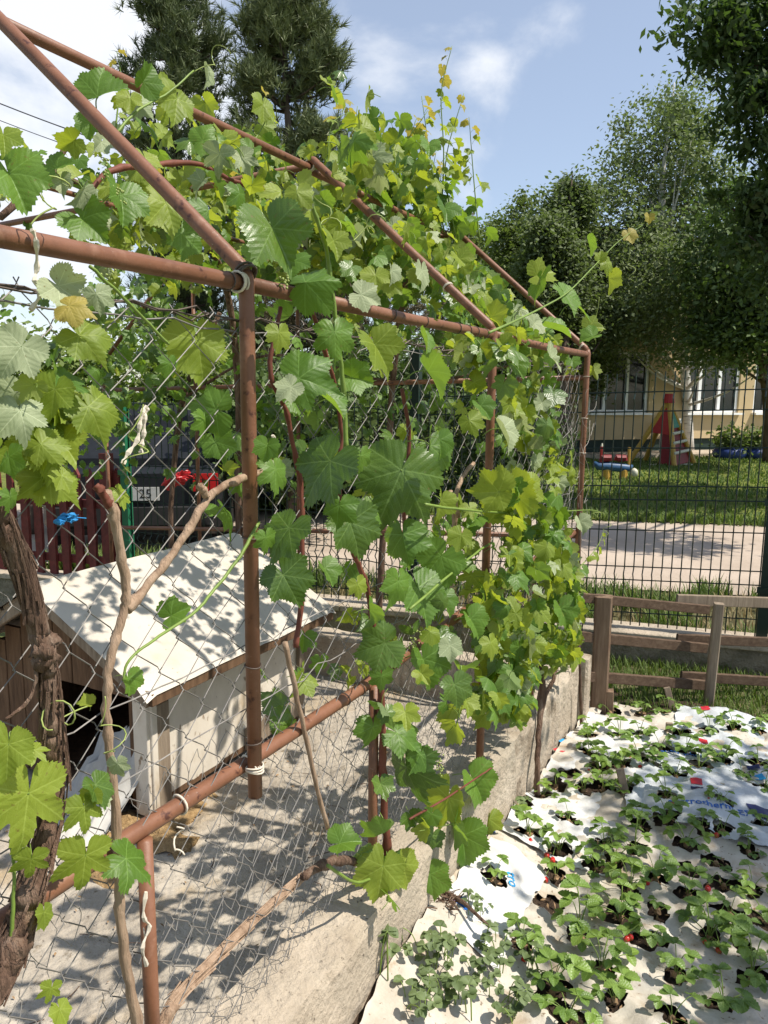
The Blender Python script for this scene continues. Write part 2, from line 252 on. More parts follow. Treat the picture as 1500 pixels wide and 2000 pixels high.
# ------------------------------------------------------------------ mesh helpers
class MB:
    def __init__(s): s.v = []; s.f = []; s.mi = []; s.uv = {}
    def add(s, vs, fs, mi=0):
        o = len(s.v); s.v += [tuple(p) for p in vs]; s.f += [tuple(i + o for i in f) for f in fs]; s.mi += [mi] * len(fs); return o
    def box(s, c, size, rot=None, mi=0, taper=None):
        hx, hy, hz = size[0] / 2, size[1] / 2, size[2] / 2; c = Vector(c); vs = []
        for z in (-hz, hz):
            k = 1.0 if (z < 0 or not taper) else taper
            for x, y in ((-hx, -hy), (hx, -hy), (hx, hy), (-hx, hy)):
                p = Vector((x * k, y * k, z)); vs.append(c + (rot @ p if rot else p))
        s.add(vs, [(0, 3, 2, 1), (4, 5, 6, 7), (0, 1, 5, 4), (1, 2, 6, 5), (2, 3, 7, 6), (3, 0, 4, 7)], mi)
    def bbox(s, a, b, mi=0):
        s.box([(a[i] + b[i]) / 2 for i in range(3)], [abs(b[i] - a[i]) for i in range(3)], None, mi)
    def plank(s, p, q, w, t, upv=(0, 0, 1), mi=0, bev=0.0):
        """a board from p to q, width w along upv, thickness t"""
        p = Vector(p); q = Vector(q); d = (q - p).normalized(); n = d.cross(Vector(upv)).normalized(); u2 = n.cross(d)
        e = min(w, t) * 0.12
        prof = [(-w / 2, -t / 2 + e), (-w / 2 + e, -t / 2), (w / 2 - e, -t / 2), (w / 2, -t / 2 + e), (w / 2, t / 2 - e), (w / 2 - e, t / 2), (-w / 2 + e, t / 2), (-w / 2, t / 2 - e)]
        vs = [o + u2 * a + n * b for o in (p, q) for a, b in prof]
        fs = [(i, (i + 1) % 8, 8 + (i + 1) % 8, 8 + i) for i in range(8)] + [tuple(range(7, -1, -1)), tuple(range(8, 16))]
        s.add(vs, fs, mi)
    def tube(s, pts, r, sides=6, mi=0, cap=True):
        pts = [Vector(p) for p in pts]; n = len(pts)
        rs = r if hasattr(r, '__len__') else [r] * n
        d = (pts[1] - pts[0]).normalized(); a = Vector((0, 0, 1)) if abs(d.z) < 0.9 else Vector((1, 0, 0))
        nx = d.cross(a).normalized(); vs = []; fs = []
        for i in range(n):
            if i: dd = (pts[min(i + 1, n - 1)] - pts[i - 1])
            else: dd = pts[1] - pts[0]
            if dd.length < 1e-9: dd = d
            d = dd.normalized(); nx = (nx - d * nx.dot(d))
            if nx.length < 1e-6: nx = d.orthogonal()
            nx.normalize(); ny = d.cross(nx)
            for k in range(sides):
                an = 2 * math.pi * k / sides; vs.append(pts[i] + (nx * math.cos(an) + ny * math.sin(an)) * rs[i])
        for i in range(n - 1):
            for k in range(sides):
                k2 = (k + 1) % sides; fs.append((i * sides + k, i * sides + k2, (i + 1) * sides + k2, (i + 1) * sides + k))
        if cap: fs += [tuple(range(sides - 1, -1, -1)), tuple((n - 1) * sides + k for k in range(sides))]
        s.add(vs, fs, mi)
    def ring(s, c, axis, rad, r, seg=16, sides=5, mi=0, wob=0.0):
        axis = Vector(axis).normalized(); x = axis.orthogonal().normalized(); y = axis.cross(x); c = Vector(c)
        pts = [c + x * math.cos(2 * math.pi * i / seg) * rad + y * math.sin(2 * math.pi * i / seg) * rad + axis * (wob * math.sin(4 * math.pi * i / seg)) for i in range(seg + 1)]
        s.tube(pts, r, sides, mi, False)
    def blob(s, c, rad, seg=8, rings=6, nz=0.0, seed=0, mi=0):
        c = Vector(c); vs = []; fs = []
        rad = rad if hasattr(rad, '__len__') else (rad,) * 3
        for i in range(rings + 1):
            th = math.pi * i / rings
            for k in range(seg):
                ph = 2 * math.pi * k / seg; d = Vector((math.sin(th) * math.cos(ph), math.sin(th) * math.sin(ph), math.cos(th)))
                f = 1 + nz * noise.noise(d * 2.1 + Vector((seed, seed * 1.7, 0)))
                vs.append(c + Vector((d.x * rad[0] * f, d.y * rad[1] * f, d.z * rad[2] * f)))
        for i in range(rings):
            for k in range(seg):
                k2 = (k + 1) % seg; fs.append((i * seg + k, (i + 1) * seg + k, (i + 1) * seg + k2, i * seg + k2))
        s.add(vs, fs, mi)
    def mesh(s, name, mats, off=None, smooth=False):
        me = bpy.data.meshes.new(name)
        v = np.array(s.v, dtype=np.float64).reshape(-1, 3)
        if off is not None: v = v - np.array(off)
        me.from_pydata([tuple(x) for x in v], [], s.f)
        if not isinstance(mats, (list, tuple)): mats = [mats]
        for m in mats: me.materials.append(MATS[m] if isinstance(m, str) else m)
        if len(mats) > 1: me.polygons.foreach_set('material_index', s.mi)
        if smooth: me.polygons.foreach_set('use_smooth', [True] * len(s.f))
        me.update(); return me
    def build(s, name, mats, parent=None, smooth=False, at=None):
        off = None
        if parent is not None: off = WLOC.get(parent.name, (0, 0, 0))
        elif at is not None: off = at
        o = bpy.data.objects.new(name, s.mesh(name, mats, off, smooth)); COL.objects.link(o)
        if parent is not None: o.parent = parent; WLOC[o.name] = off
        elif at is not None: o.location = at; WLOC[o.name] = tuple(at)
        return o
WLOC = {}
def tag(o, label=None, cat=None, group=None, kind=None):
    if label: o['label'] = label
    if cat: o['category'] = cat
    if group: o['group'] = group
    if kind: o['kind'] = kind
    return o
def empty(name, loc, label=None, cat=None, group=None):
    o = bpy.data.objects.new(name, None); COL.objects.link(o); o.location = loc; o.empty_display_size = 0.1
    WLOC[o.name] = tuple(loc); return tag(o, label, cat, group)
def inst(name, me, parent, mtx):
    """one more object that shares mesh data; mtx is its world matrix"""
    o = bpy.data.objects.new(name, me); COL.objects.link(o)
    o.parent = parent
    if parent is not None: mtx = Matrix.Translation(-Vector(WLOC[parent.name])) @ mtx
    o.matrix_basis = mtx; return o
def fbm(x, y, z=0.0, o=4):
    return noise.fractal(Vector((x, y, z)), 1.0, 2.0, o)
def spline(pts, n=6):
    """Catmull-Rom through the points"""
    P = [Vector(p) for p in pts]; P = [P[0] * 2 - P[1]] + P + [P[-1] * 2 - P[-2]]; out = []
    for i in range(1, len(P) - 2):
        for k in range(n):
            t = k / n; a, b, c, d = P[i - 1:i + 3]
            out.append(0.5 * ((2 * b) + (c - a) * t + (2 * a - 5 * b + 4 * c - d) * t * t + (3 * b - a - 3 * c + d) * t ** 3))
    out.append(P[-2]); return out
def lerpl(a, n):
    """radii stretched to n samples"""
    return [float(x) for x in np.interp(np.linspace(0, 1, n), np.linspace(0, 1, len(a)), a)]
def basis(pos, tip, nrm, s):
    y = Vector(tip).normalized(); z = Vector(nrm); z = (z - y * z.dot(y))
    if z.length < 1e-4: z = y.orthogonal()
    z.normalize(); x = y.cross(z)
    m = Matrix(((x.x * s, y.x * s, z.x * s, pos[0]), (x.y * s, y.y * s, z.y * s, pos[1]), (x.z * s, y.z * s, z.z * s, pos[2]), (0, 0, 0, 1)))
    return m

# ------------------------------------------------------------------ ground, path, lawn, slab
def sheet(name, corners, nx, ny, hz, matn, kind='structure'):
    """a gridded sheet over a quad with height function hz(x, y)"""
    m = MB(); a, b, c, d = [Vector((p[0], p[1], 0)) for p in corners]
    vs = []
    for j in range(ny + 1):
        for i in range(nx + 1):
            u, v = i / nx, j / ny
            p = (a * (1 - u) + b * u) * (1 - v) + (d * (1 - u) + c * u) * v
            vs.append((p.x, p.y, hz(p.x, p.y)))
    m.add(vs, [(j * (nx + 1) + i, j * (nx + 1) + i + 1, (j + 1) * (nx + 1) + i + 1, (j + 1) * (nx + 1) + i) for j in range(ny) for i in range(nx)])
    o = m.build(name, matn, smooth=True); o['kind'] = kind; return o
g = MB(); g.add([(-250, -60, -0.14), (250, -60, -0.14), (250, 400, -0.14), (-250, 400, -0.14)], [(0, 1, 2, 3)])
tag(g.build('ground', 'field'), kind='structure')
FX = lambda x: 4.70 + 0.20 * (x + 0.05)          # the line of the wire fence
PD = Vector((0.94, 0.34, 0)).normalized()
PN, PF = Vector((-0.77, 6.3, 0)), Vector((-1.25, 9.99, 0))
def pl(o, s): return (o.x + PD.x * s, o.y + PD.y * s)
sheet('verge', [(-40, FX(-40) + 0.05), (40, FX(40) + 0.05), pl(PN + Vector((0, .15, 0)), 43), pl(PN + Vector((0, .15, 0)), -43)], 120, 8, lambda x, y: -0.03 + 0.03 * fbm(x * 1.3, y * 1.3), 'verge_soil')
sheet('path', [pl(PN, -43), pl(PN, 43), pl(PF, 43), pl(PF, -43)], 200, 14, lambda x, y: 0.0 + 0.02 * fbm(x * 0.7, y * 0.7), 'gravel_path')
sheet('lawn', [pl(PF + Vector((0, -.25, 0)), -90), pl(PF + Vector((0, -.25, 0)), 90), (120, 160), (-140, 90)], 160, 90, lambda x, y: 0.012 + 0.03 * fbm(x * 0.9, y * 0.9), 'lawn')
sheet('slab', [(-4.0, -0.6), (-0.9, -0.6), (-0.9, 3.62), (-4.0, 3.62)], 60, 80, lambda x, y: -0.05 + 0.012 * fbm(x * 3, y * 3), 'slab_concrete')

def rough_wall(name, x0, x1, y0, y1, z0, ztop, matn, label, cat='wall', amp=0.008, step=0.05, taper=0.0, top_amp=None):
    """cast wall with worn arrises; ztop is a function of the run"""
    m = MB(); along_y = (y1 - y0) > (x1 - x0); n = int(max(y1 - y0, x1 - x0) / step); wd = (x1 - x0) if along_y else (y1 - y0)
    prof = [(0, 0), (0, .33), (0, .66), (0, .94), (.05, 1), (.3, 1), (.55, 1), (.8, 1), (.95, 1), (1, .94), (1, .66), (1, .33), (1, 0)]
    vs = []
    for i in range(n + 1):
        t = i / n; s_ = (y0 + (y1 - y0) * t) if along_y else (x0 + (x1 - x0) * t); zt = ztop(s_)
        for k, (a, b) in enumerate(prof):
            w = a * wd + (taper if (k > 8 and b < .5) else 0); h = z0 + (zt - z0) * b
            nn = Vector((s_ * 7, w * 9, h * 9)); e = amp * fbm(nn.x, nn.y, nn.z) + amp * 0.5 * fbm(nn.x * 3, nn.y * 3, nn.z * 3)
            if k in (3, 4, 8, 9): e -= amp * max(0, fbm(s_ * 11, w * 3, 5.0)) * 1.6
            dx = -e if k < 4 else (e if k > 8 else 0); dz = e if 3 < k < 9 else (e * .6 if k in (3, 9) else 0)
            vs.append((x0 + w + dx, s_, h + dz) if along_y else (s_, y0 + w + dx, h + dz))
    q = len(prof); fs = []
    for i in range(n):
        for k in range(q - 1):
            f = (i * q + k, i * q + k + 1, (i + 1) * q + k + 1, (i + 1) * q + k); fs.append(f if not along_y else f)
    fs += [tuple(range(q)), tuple(n * q + k for k in range(q))]
    m.add(vs, fs)
    o = m.build(name, matn); return tag(o, label, cat)
rough_wall('concrete_wall', -0.955, -0.785, -0.5, 3.52, -0.12, lambda s: 0.30 - 0.004 * s, 'concrete', 'low pale concrete wall between the paved yard and the strawberry bed', amp=0.008, step=0.03)
rough_wall('concrete_kerb', -3.95, -0.96, 3.50, 3.64, -0.12, lambda s: 0.19, 'concrete', 'concrete kerb closing the far end of the paved yard', 'kerb', step=0.05)
pb = MB(); pb.plank((-0.80, 3.585, -0.1), (-0.80, 3.585, 0.29), 0.10, 0.09, (1, 0, 0)); tag(pb.build('concrete_stub', 'concrete'), 'short square concrete stub at the end of the low wall', 'stub')

# fence plinth of rough render with a pale coping
def plinth():
    r = empty('fence_plinth', (-2.0, FX(-2.0), -0.12), 'rough rendered plinth with pale coping under the wire fence', 'plinth')
    m = MB(); n = 160; vs = []
    for i in range(n + 1):
        x = -7 + 12 * i / n; y = FX(x)
        for h, dy in ((-0.12, -0.08), (-0.02, -0.08), (0.05, -0.082), (0.10, -0.085), (0.135, -0.08), (0.135, 0.10), (-0.12, 0.10)):
            e = 0.010 * fbm(x * 9, h * 14, 3.0) if dy < 0 and h < .13 else 0
            vs.append((x, y + dy - abs(e), h))
    m.add(vs, [(i * 7 + k, (i + 1) * 7 + k, (i + 1) * 7 + k + 1, i * 7 + k + 1) for i in range(n) for k in range(6)])
    m.build('plinth_body', 'rough_render', r)
    for a in range(8):
        c = MB(); xa, xb = -7 + a * 1.5 + 0.004, -7 + (a + 1) * 1.5 - 0.004
        c.plank((xa, FX(xa) + 0.0, 0.157), (xb, FX(xb) + 0.0, 0.157), 0.23, 0.04, (0, 1, 0)); c.build('coping_slab', 'concrete', r)
plinth()

# ------------------------------------------------------------------ pergola of rusty pipe
XE, ZE, XR, ZR, XL, XL2 = -0.835, 1.747, -1.515, 2.309, -3.35, -3.95
YA, YB, YC = 1.073, 2.306, 3.571
def pergola():
    r = empty('pergola', (XE, YA, -0.05), 'rusty brown pipe pergola carrying the grapevines over the paved yard', 'pergola')
    def pipe(name, pts, rad=0.0135, sides=14):
        m = MB(); m.tube(pts, rad, sides); return m.build(name, 'rusty_pipe', r, True)
    for y, zb in ((YA, 0.79), (YB, 0.28), (YC, 0.18)):
        pipe('post', [(XE, y, zb), (XE, y, ZE - 0.012), (XE - 0.004, y, ZE + 0.002)])
        pipe('rafter', [(XE - 0.002, y, ZE - 0.004), (XE - 0.012, y, ZE + 0.012), (XR + 0.014, y, ZR + 0.018), (XR, y, ZR + 0.022)])
        pipe('tie_beam', [(XR + 0.004, y + 0.012, ZR + 0.006), (XL, y, ZR - 0.055)], 0.0125)
        pipe('rafter', [(XL, y, ZR - 0.055), (XL2, y, ZE - 0.03)], 0.0125)
        pipe('post', [(XL2, y, -0.06), (XL2, y, ZE - 0.03)], 0.0125)
    for a, b in ((YA - 0.9, YA - 0.014), (YA + 0.014, YB - 0.014), (YB + 0.014, YC - 0.014)):
        pipe('eave_rail', [(XE - 0.006, a, ZE - 0.016 + (0.003 if a < 1 else 0)), (XE - 0.006, (a + b) / 2, ZE - 0.020), (XE - 0.006, b, ZE - 0.016)], 0.0135)
    pipe('ridge_rail', [(XR, YA - 0.55, ZR - 0.006), (XR, YB, ZR - 0.006)], 0.0135)
    pipe('ridge_rail', [(XR - 0.004, YB + 0.002, ZR - 0.012), (XR, YC, ZR - 0.006)], 0.0125)
    pipe('roof_rail', [(XL, YA - 0.9, ZR - 0.08), (XL, YC, ZR - 0.08)], 0.0125)
    pipe('roof_rail', [(-2.4, YA - 0.9, ZR - 0.05), (-2.4, YC, ZR - 0.05)], 0.010)
    pipe('base_rail', [(XE - 0.026, -0.2, 0.862), (XE - 0.026, 0.80, 0.855), (XE - 0.030, 1.06, 0.845), (XE - 0.028, 1.52, 0.838), (XE - 0.026, 2.3, 0.865), (XE - 0.02, YC - 0.01, 0.90)], 0.0145)
    for y, zt in ((0.805, 0.845), (1.565, 0.835), (2.93, 0.86)):
        pipe('short_post', [(XE - 0.012, y, 0.25), (XE - 0.012, y, zt)], 0.0125)
    for za, zb_ in ((0.882, 0.64), (1.625, 1.545)):
        pipe('end_rail', [(XE - 0.01, YC + 0.004, za), (-3.9, YC + 0.004, zb_)], 0.0125)
    pipe('end_post', [(-2.45, YC + 0.028, 0.18), (-2.45, YC + 0.028, ZR - 0.06)], 0.0115)
    pipe('end_post', [(-3.2, YC + 0.028, 0.18), (-3.2, YC + 0.028, ZR - 0.06)], 0.0115)
    # wire and string ties round the pipes
    def tie(c, ax, rad=0.0155, w=0.0013, matn='rust_wire', turns=1):
        m = MB()
        for k in range(turns): m.ring(Vector(c) + Vector(ax) * (k * w * 2.1), Vector(ax) + Vector((rnd.uniform(-.15, .15), rnd.uniform(-.15, .15), rnd.uniform(-.15, .15))), rad, w, 14, 5, 0, 0.001)
        m.build('tie_wire', matn, r, True)
    yax = (0, 1, 0); zax = (0, 0, 1)
    for y in (0.56, 1.03, 1.33, 1.62, 1.80, 2.02, 2.10, 2.16, 2.24): tie((XE - 0.006, y, ZE - 0.018), yax)
    for z in (1.05, 1.29, 0.90): tie((XE, YA, z), zax)
    for z in (1.30, 1.12, 0.7): tie((XE, YB, z), zax)
    for z in (1.44, 1.28, 1.63): tie((XE, YC, z), zax, matn='pale_string')
    tie((XE, YB, 1.30), zax, 0.0165, 0.0022, 'pale_string', 2)
    tie((XE - 0.026, 0.90, 0.853), yax, 0.0175, 0.0022, 'pale_string', 1)
    tie((XE - 0.012, 1.072, 0.846), (0.3, 1, 0.2), 0.024, 0.0022, 'pale_string', 3)
    tie((XE, YA, 0.842), zax, 0.0165, 0.002, 'pale_string', 3)
    tie((XE - 0.004, YA, ZE + 0.004), (0.8, 0, -0.7), 0.018, 0.0022, 'rust_wire', 3)
    tie((XE - 0.004, YA - 0.02, ZE - 0.016), yax, 0.017, 0.0022, 'pale_string', 3)
    tie((XR + 0.004, YB - 0.012, ZR + 0.0), yax, 0.019, 0.0022, 'pale_string', 3)
    tie((XE - 0.03, YC, ZE + 0.02), (0.8, 0, -0.7), 0.017, 0.002, 'pale_string', 2)
    for y in (1.45, 1.52, 2.7, 2.1): tie((XE - 0.028, y, 0.84), yax, 0.0165)
    tie((-0.995, YB, 1.885), (0.77, 0, -0.63), 0.0165, 0.0018, 'pale_string', 2)
    # loose string hanging from the base rail
    for (sx, sy, n_, ln) in ((345, 1615, 16, 0.06), (285, 1740, 14, 0.11)):
        p = atX(sx, sy, XE - 0.012); m = MB()
        m.tube([p + Vector((0.006 * math.sin(i * .9), 0.012 * math.sin(i * .55), -ln * i / n_)) for i in range(n_)], 0.0016, 5); m.build('string', 'pale_string', r, True)
pergola()

def bez(a, b, n=10, sag=0.0, wob=0.0, seed=0):
    a = Vector(a); b = Vector(b); return [a.lerp(b, i / n) + Vector((wob * noise.noise(Vector((i * .7, seed, 1))), wob * noise.noise(Vector((i * .7, seed, 9))), -sag * 4 * (i / n) * (1 - i / n) + wob * noise.noise(Vector((i * .7, seed, 4))))) for i in range(n + 1)]

def chain_link():
    r = empty('chain_link_mesh', (-0.852, 1.0, 0.35), 'grey diamond chain-link mesh hung under the pergola eave pipe', 'wire mesh')
    w = 0.088; x0 = -0.856
    def off(y, z): return x0 + 0.014 * noise.noise(Vector((y * 2.2, z * 2.0, 2))) + 0.005 * noise.noise(Vector((y * 7, z * 7, 5)))
    i = 0; y = 0.12
    while y < 3.5:
        pts = []; zt = 1.705 + 0.012 * noise.noise(Vector((y * 3, 0, 0))); k = 0; z = 0.36
        while z <= zt:
            odd = (k + i) % 2; yy = y + (w / 2 if odd else 0)
            yy += 0.012 * noise.noise(Vector((yy * 3, z * 3, 7))); zz = z + 0.012 * noise.noise(Vector((yy * 3, z * 3, 11)))
            e = 0.004 * (1 if odd else -1)
            sg = 0.0035 if odd else -0.0035
            pts += [(off(yy, zz) + e, yy - sg * .3, zz - 0.005), (off(yy, zz) - e, yy - sg * .3, zz + 0.005)]
            z += w / 2; k += 1
        m = MB(); m.tube(pts, 0.00105, 4); m.build('zigzag_wire', 'wire', r)
        y += w / 2; i += 1
    for z, sd in ((1.66, 1), (1.08, 2), (0.96, 3)):
        m = MB(); m.tube(bez((x0 + 0.004, 0.05, z), (x0 + 0.006, 3.5, z + (0.03 if z < 1.5 else 0.0)), 60, 0.01, 0.016, sd), 0.0014, 4); m.build('tension_wire', 'wire', r)
    m = MB()
    for q in range(3): m.tube(bez((x0 + 0.006 * q, 0.05, 1.675), (x0 + 0.006 * q, 3.5, 1.67), 80, 0.004, 0.022, 30 + q), 0.0015, 4)
    m.build('tension_wire', 'rust_wire', r)
chain_link()
def netting():
    """thin hexagonal chicken wire round the foot of the pergola, sagging and creased"""
    m = MB(); cw, ch = 0.042, 0.052; edges = set(); P = {}
    def node(a, b):
        y = 0.25 + a * cw / 2; z = 0.02 + b * ch / 3
        s_ = 0.010
        yy = y + s_ * noise.noise(Vector((y * 9, z * 9, 3))) + 0.02 * noise.noise(Vector((y * 2, z * 2, 8)))
        zz = z + s_ * noise.noise(Vector((y * 9, z * 9, 6))) - 0.02 * noise.noise(Vector((y * 2.4, z * 2.1, 4)))
        xx = -0.885 - 0.085 * max(0, 0.45 - z) + 0.03 * noise.noise(Vector((y * 3, z * 3, 1)))
        return Vector((xx, yy, max(zz, -0.03)))
    ny = int(3.3 / cw); nz_ = int(0.92 / (ch))
    for j in range(nz_):
        for i in range(ny):
            a = 2 * i + (j % 2); b = 3 * j
            for q in (((a, b), (a, b + 1)), ((a, b + 1), (a + 1, b + 2 + 1)), ((a, b + 1), (a - 1, b + 2 + 1))):
                edges.add(q)
    for e in edges:
        if noise.noise(Vector((e[0][0] * .05, e[0][1] * .07, 3))) > 0.35: continue
        p, q = node(*e[0]), node(*e[1]); m.tube([p, (p + q) / 2 + Vector((rnd.uniform(-.003, .003),) * 3), q], 0.0007, 3, 0, False)
    o = m.build('wire_netting', 'netting_wire', at=(-0.885, 1.5, 0.3)); tag(o, 'thin creased chicken wire netting over the lower pergola side', 'netting')
    # a second crumpled length behind the far vine
    m = MB()
    for k in range(150):
        y = rnd.uniform(2.4, 3.55); z = rnd.uniform(0.28, 1.5); pts = []
        d = Vector((rnd.uniform(-.2, .2), rnd.uniform(-1, 1), rnd.uniform(-1, 1))).normalized()
        for q in range(7):
            pts.append((-0.80 + 0.05 * noise.noise(Vector((y * 5, z * 5, k))), y, z)); d = (d + Vector((0, rnd.uniform(-.7, .7), rnd.uniform(-.7, .7)))).normalized(); y += d.y * 0.035; z += d.z * 0.035
        m.tube(pts, 0.0008, 3, 0, False)
    o = m.build('wire_netting', 'netting_wire', at=(-0.8, 3.0, 0.8)); tag(o, 'crumpled tangle of chicken wire behind the leafy vine at the far post', 'netting')
netting()

# ------------------------------------------------------------------ dog kennel
def kennel():
    X0, X1, Y0, Y1, ZB, ZW = -2.86, -1.985, 1.93, 2.93, -0.01, 0.51
    XRG, ZRG = -2.42, 0.83
    r = empty('dog_kennel', ((X0 + X1) / 2, (Y0 + Y1) / 2, -0.05), 'cream painted wooden dog kennel with a white sheet metal gable roof', 'dog kennel')
    m = MB(); nx = 30; vs = []
    for i in range(nx + 1):
        for j in range(9):
            y = Y0 + (Y1 - Y0) * i / nx; z = ZB + 0.02 + (ZW - ZB - 0.0) * j / 8
            vs.append((X1 + 0.006 * fbm(y * 5, z * 5), y, z))
    m.add(vs, [(i * 9 + j, (i + 1) * 9 + j, (i + 1) * 9 + j + 1, i * 9 + j + 1) for i in range(nx) for j in range(8)])
    m.build('side_wall', 'kennel_paint', r, True)
    m = MB(); m.bbox((X1 - 0.022, Y0 + 0.005, ZB), (X1 - 0.008, Y1, ZW)); m.build('side_board', 'kennel_wood', r)
    m = MB(); m.bbox((X0, Y0, ZB), (X0 + 0.02, Y1, ZW)); m.build('side_board', 'kennel_wood', r)
    m = MB(); m.add([(X0, Y1, ZB), (X1, Y1, ZB), (X1, Y1, ZW), (XRG, Y1, ZRG - 0.03), (X0, Y1, ZW)], [(0, 1, 2, 3, 4)]); m.build('back_wall', 'kennel_wood', r)
    m = MB(); m.bbox((X0, Y0, ZB), (X1, Y1, ZB + 0.025)); m.build('kennel_floor', 'kennel_wood', r)
    for x in (X0 + 0.03, X1 - 0.035):
        for y in (Y0 + 0.05, Y1 - 0.05):
            m = MB(); m.bbox((x - 0.03, y - 0.03, -0.045), (x + 0.03, y + 0.03, ZB)); m.build('foot', 'kennel_wood', r)
    # front of vertical boards with a doorway
    nb = 9; wv = (X1 - X0) / nb
    for i in range(nb):
        xa = X0 + wv * i + 0.002; xb = xa + wv - 0.004; xm = (xa + xb) / 2
        zt = ZW + (ZRG - ZW - 0.03) * (1 - abs(xm - XRG) / (X1 - XRG)) - 0.01
        z0 = ZB
        if 4 <= i <= 7: z0 = 0.42
        m = MB(); m.plank((xm, Y0 + 0.002 * (i % 3), z0), (xm, Y0 + 0.002 * (i % 3), zt), wv - 0.004, 0.018, (1, 0, 0)); m.build('front_board', 'kennel_wood', r)
    m = MB(); m.plank((X1 - 0.02, Y0 - 0.015, ZB - 0.01), (X1 - 0.02, Y0 - 0.015, ZW), 0.07, 0.02, (1, 0, 0)); m.build('corner_batten', 'kennel_paint', r)
    m = MB(); m.plank((X1 + 0.012, Y0 + 0.05, ZB - 0.01), (X1 + 0.012, Y0 + 0.05, 0.40), 0.075, 0.012, (0, 1, 0)); m.build('corner_batten', 'grey_wood', r)
    m = MB(); m.plank((X1 + 0.014, Y0 + 0.005, ZB - 0.02), (X1 + 0.014, Y0 + 0.005, 0.42), 0.03, 0.022, (0, 1, 0)); m.build('corner_batten', 'kennel_paint', r)
    m = MB(); m.plank((X1 + 0.010, Y0 + 0.55, 0.045), (X1 + 0.010, Y1 - 0.02, 0.055), 0.10, 0.014, (0, 0, 1)); m.build('patch_board', 'grey_wood', r)
    m = MB(); m.plank((X1 + 0.014, Y1 - 0.03, ZB), (X1 + 0.014, Y1 - 0.03, ZW), 0.045, 0.02, (0, 1, 0)); m.build('corner_batten', 'grey_wood', r)
    # roof: two metal sheets with folded rims over boards
    ya, yb = 1.79, 3.02
    for sgn, xe_, ze_ in ((1, -1.845, 0.520), (-1, -3.0, 0.50)):
        m = MB(); nu, nv = 26, 14; vs = []
        for i in range(nu + 1):
            for j in range(nv + 1):
                u, v = i / nu, j / nv; y = ya + (yb - ya) * u; x = XRG + (xe_ - XRG) * v; z = ZRG + (ze_ - ZRG) * v
                z += 0.005 * fbm(y * 3, x * 3, 2) ; rim = max(0, (v - 0.93) / 0.07); z -= 0.02 * rim ** 2
                rim2 = max(0, (0.05 - min(u, 1 - u)) / 0.05); z -= 0.016 * rim2 ** 2
                vs.append((x, y, z + 0.012))
        m.add(vs, [(i * (nv + 1) + j, (i + 1) * (nv + 1) + j, (i + 1) * (nv + 1) + j + 1, i * (nv + 1) + j + 1) for i in range(nu) for j in range(nv)])
        rf = m.build('roof_sheet', 'roof_sheet', r, True)
        m = MB(); d = Vector((xe_ - XRG, 0, ze_ - ZRG)); nrm = Vector((-d.z, 0, d.x)).normalized() * (1 if sgn > 0 else -1)
        if nrm.z < 0: nrm = -nrm
        for k in range(3):
            a = Vector((XRG, 0, ZRG)) + d * (k / 3.0 + 0.01); b = Vector((XRG, 0, ZRG)) + d * ((k + 1) / 3.0 - 0.02); c = (a + b) / 2 - nrm * 0.014
            mm = MB(); mm.plank((c.x, ya + 0.02, c.z), (c.x, yb - 0.02, c.z), (b - a).length, 0.018, d); mm.build('roof_board', 'grey_wood', r)
        c0 = Vector((XRG, ya + 0.03, ZRG - 0.045)); mm = MB(); mm.plank(c0, c0 + d * 0.97, 0.045, 0.025, (0, 0, 1)); mm.build('barge_board', 'grey_wood', r)
    mm = MB(); mm.plank((-1.86, ya + 0.03, 0.492), (-1.86, yb - 0.02, 0.492), 0.045, 0.02, (0, 0, 1)); mm.build('eave_board', 'kennel_wood', r)
    # cloth hanging out of the doorway
    m = MB(); n = 18; vs = []
    prof = [(0.10, 0.30), (0.03, 0.22), (0.0, 0.13), (-0.04, 0.06), (-0.10, 0.02), (-0.17, -0.03), (-0.20, -0.04)]
    for i in range(n + 1):
        x = -2.32 + 0.30 * i / n
        for k, (dy, z) in enumerate(prof):
            vs.append((x + 0.02 * math.sin(k * 1.3), Y0 - 0.03 + dy + 0.025 * math.sin(i * 1.1 + k * .5), z + 0.035 * fbm(i * .3, k * .5, 3) + (0.10 * (1 - i / n) * -1 if k < 2 else 0)))
    m.add(vs, [(i * 7 + k, (i + 1) * 7 + k, (i + 1) * 7 + k + 1, i * 7 + k + 1) for i in range(n) for k in range(6)])
    o = m.build('cloth', 'white_cloth', smooth=True, at=(-2.15, Y0, 0.0)); tag(o, 'rumpled white cloth hanging out of the kennel doorway', 'cloth')
    mm = MB(); pts = []
    for k in range(36):
        for q in range(36):
            pass
    [mm.blob((-1.98 + rnd.gauss(0, .10), 1.80 + rnd.gauss(0, .07) + .1 * (q_ % 3), -0.055), (rnd.uniform(.03, .12), rnd.uniform(.03, .10), rnd.uniform(.012, .03)), 14, 6, 0.9, q_) for q_ in range(26)]; mm.build('bedding_heap', 'sawdust', None, True)
    tag(bpy.data.objects['bedding_heap'], 'spilled tan sawdust bedding on the slab in front of the kennel', 'sawdust', kind='stuff')
kennel()

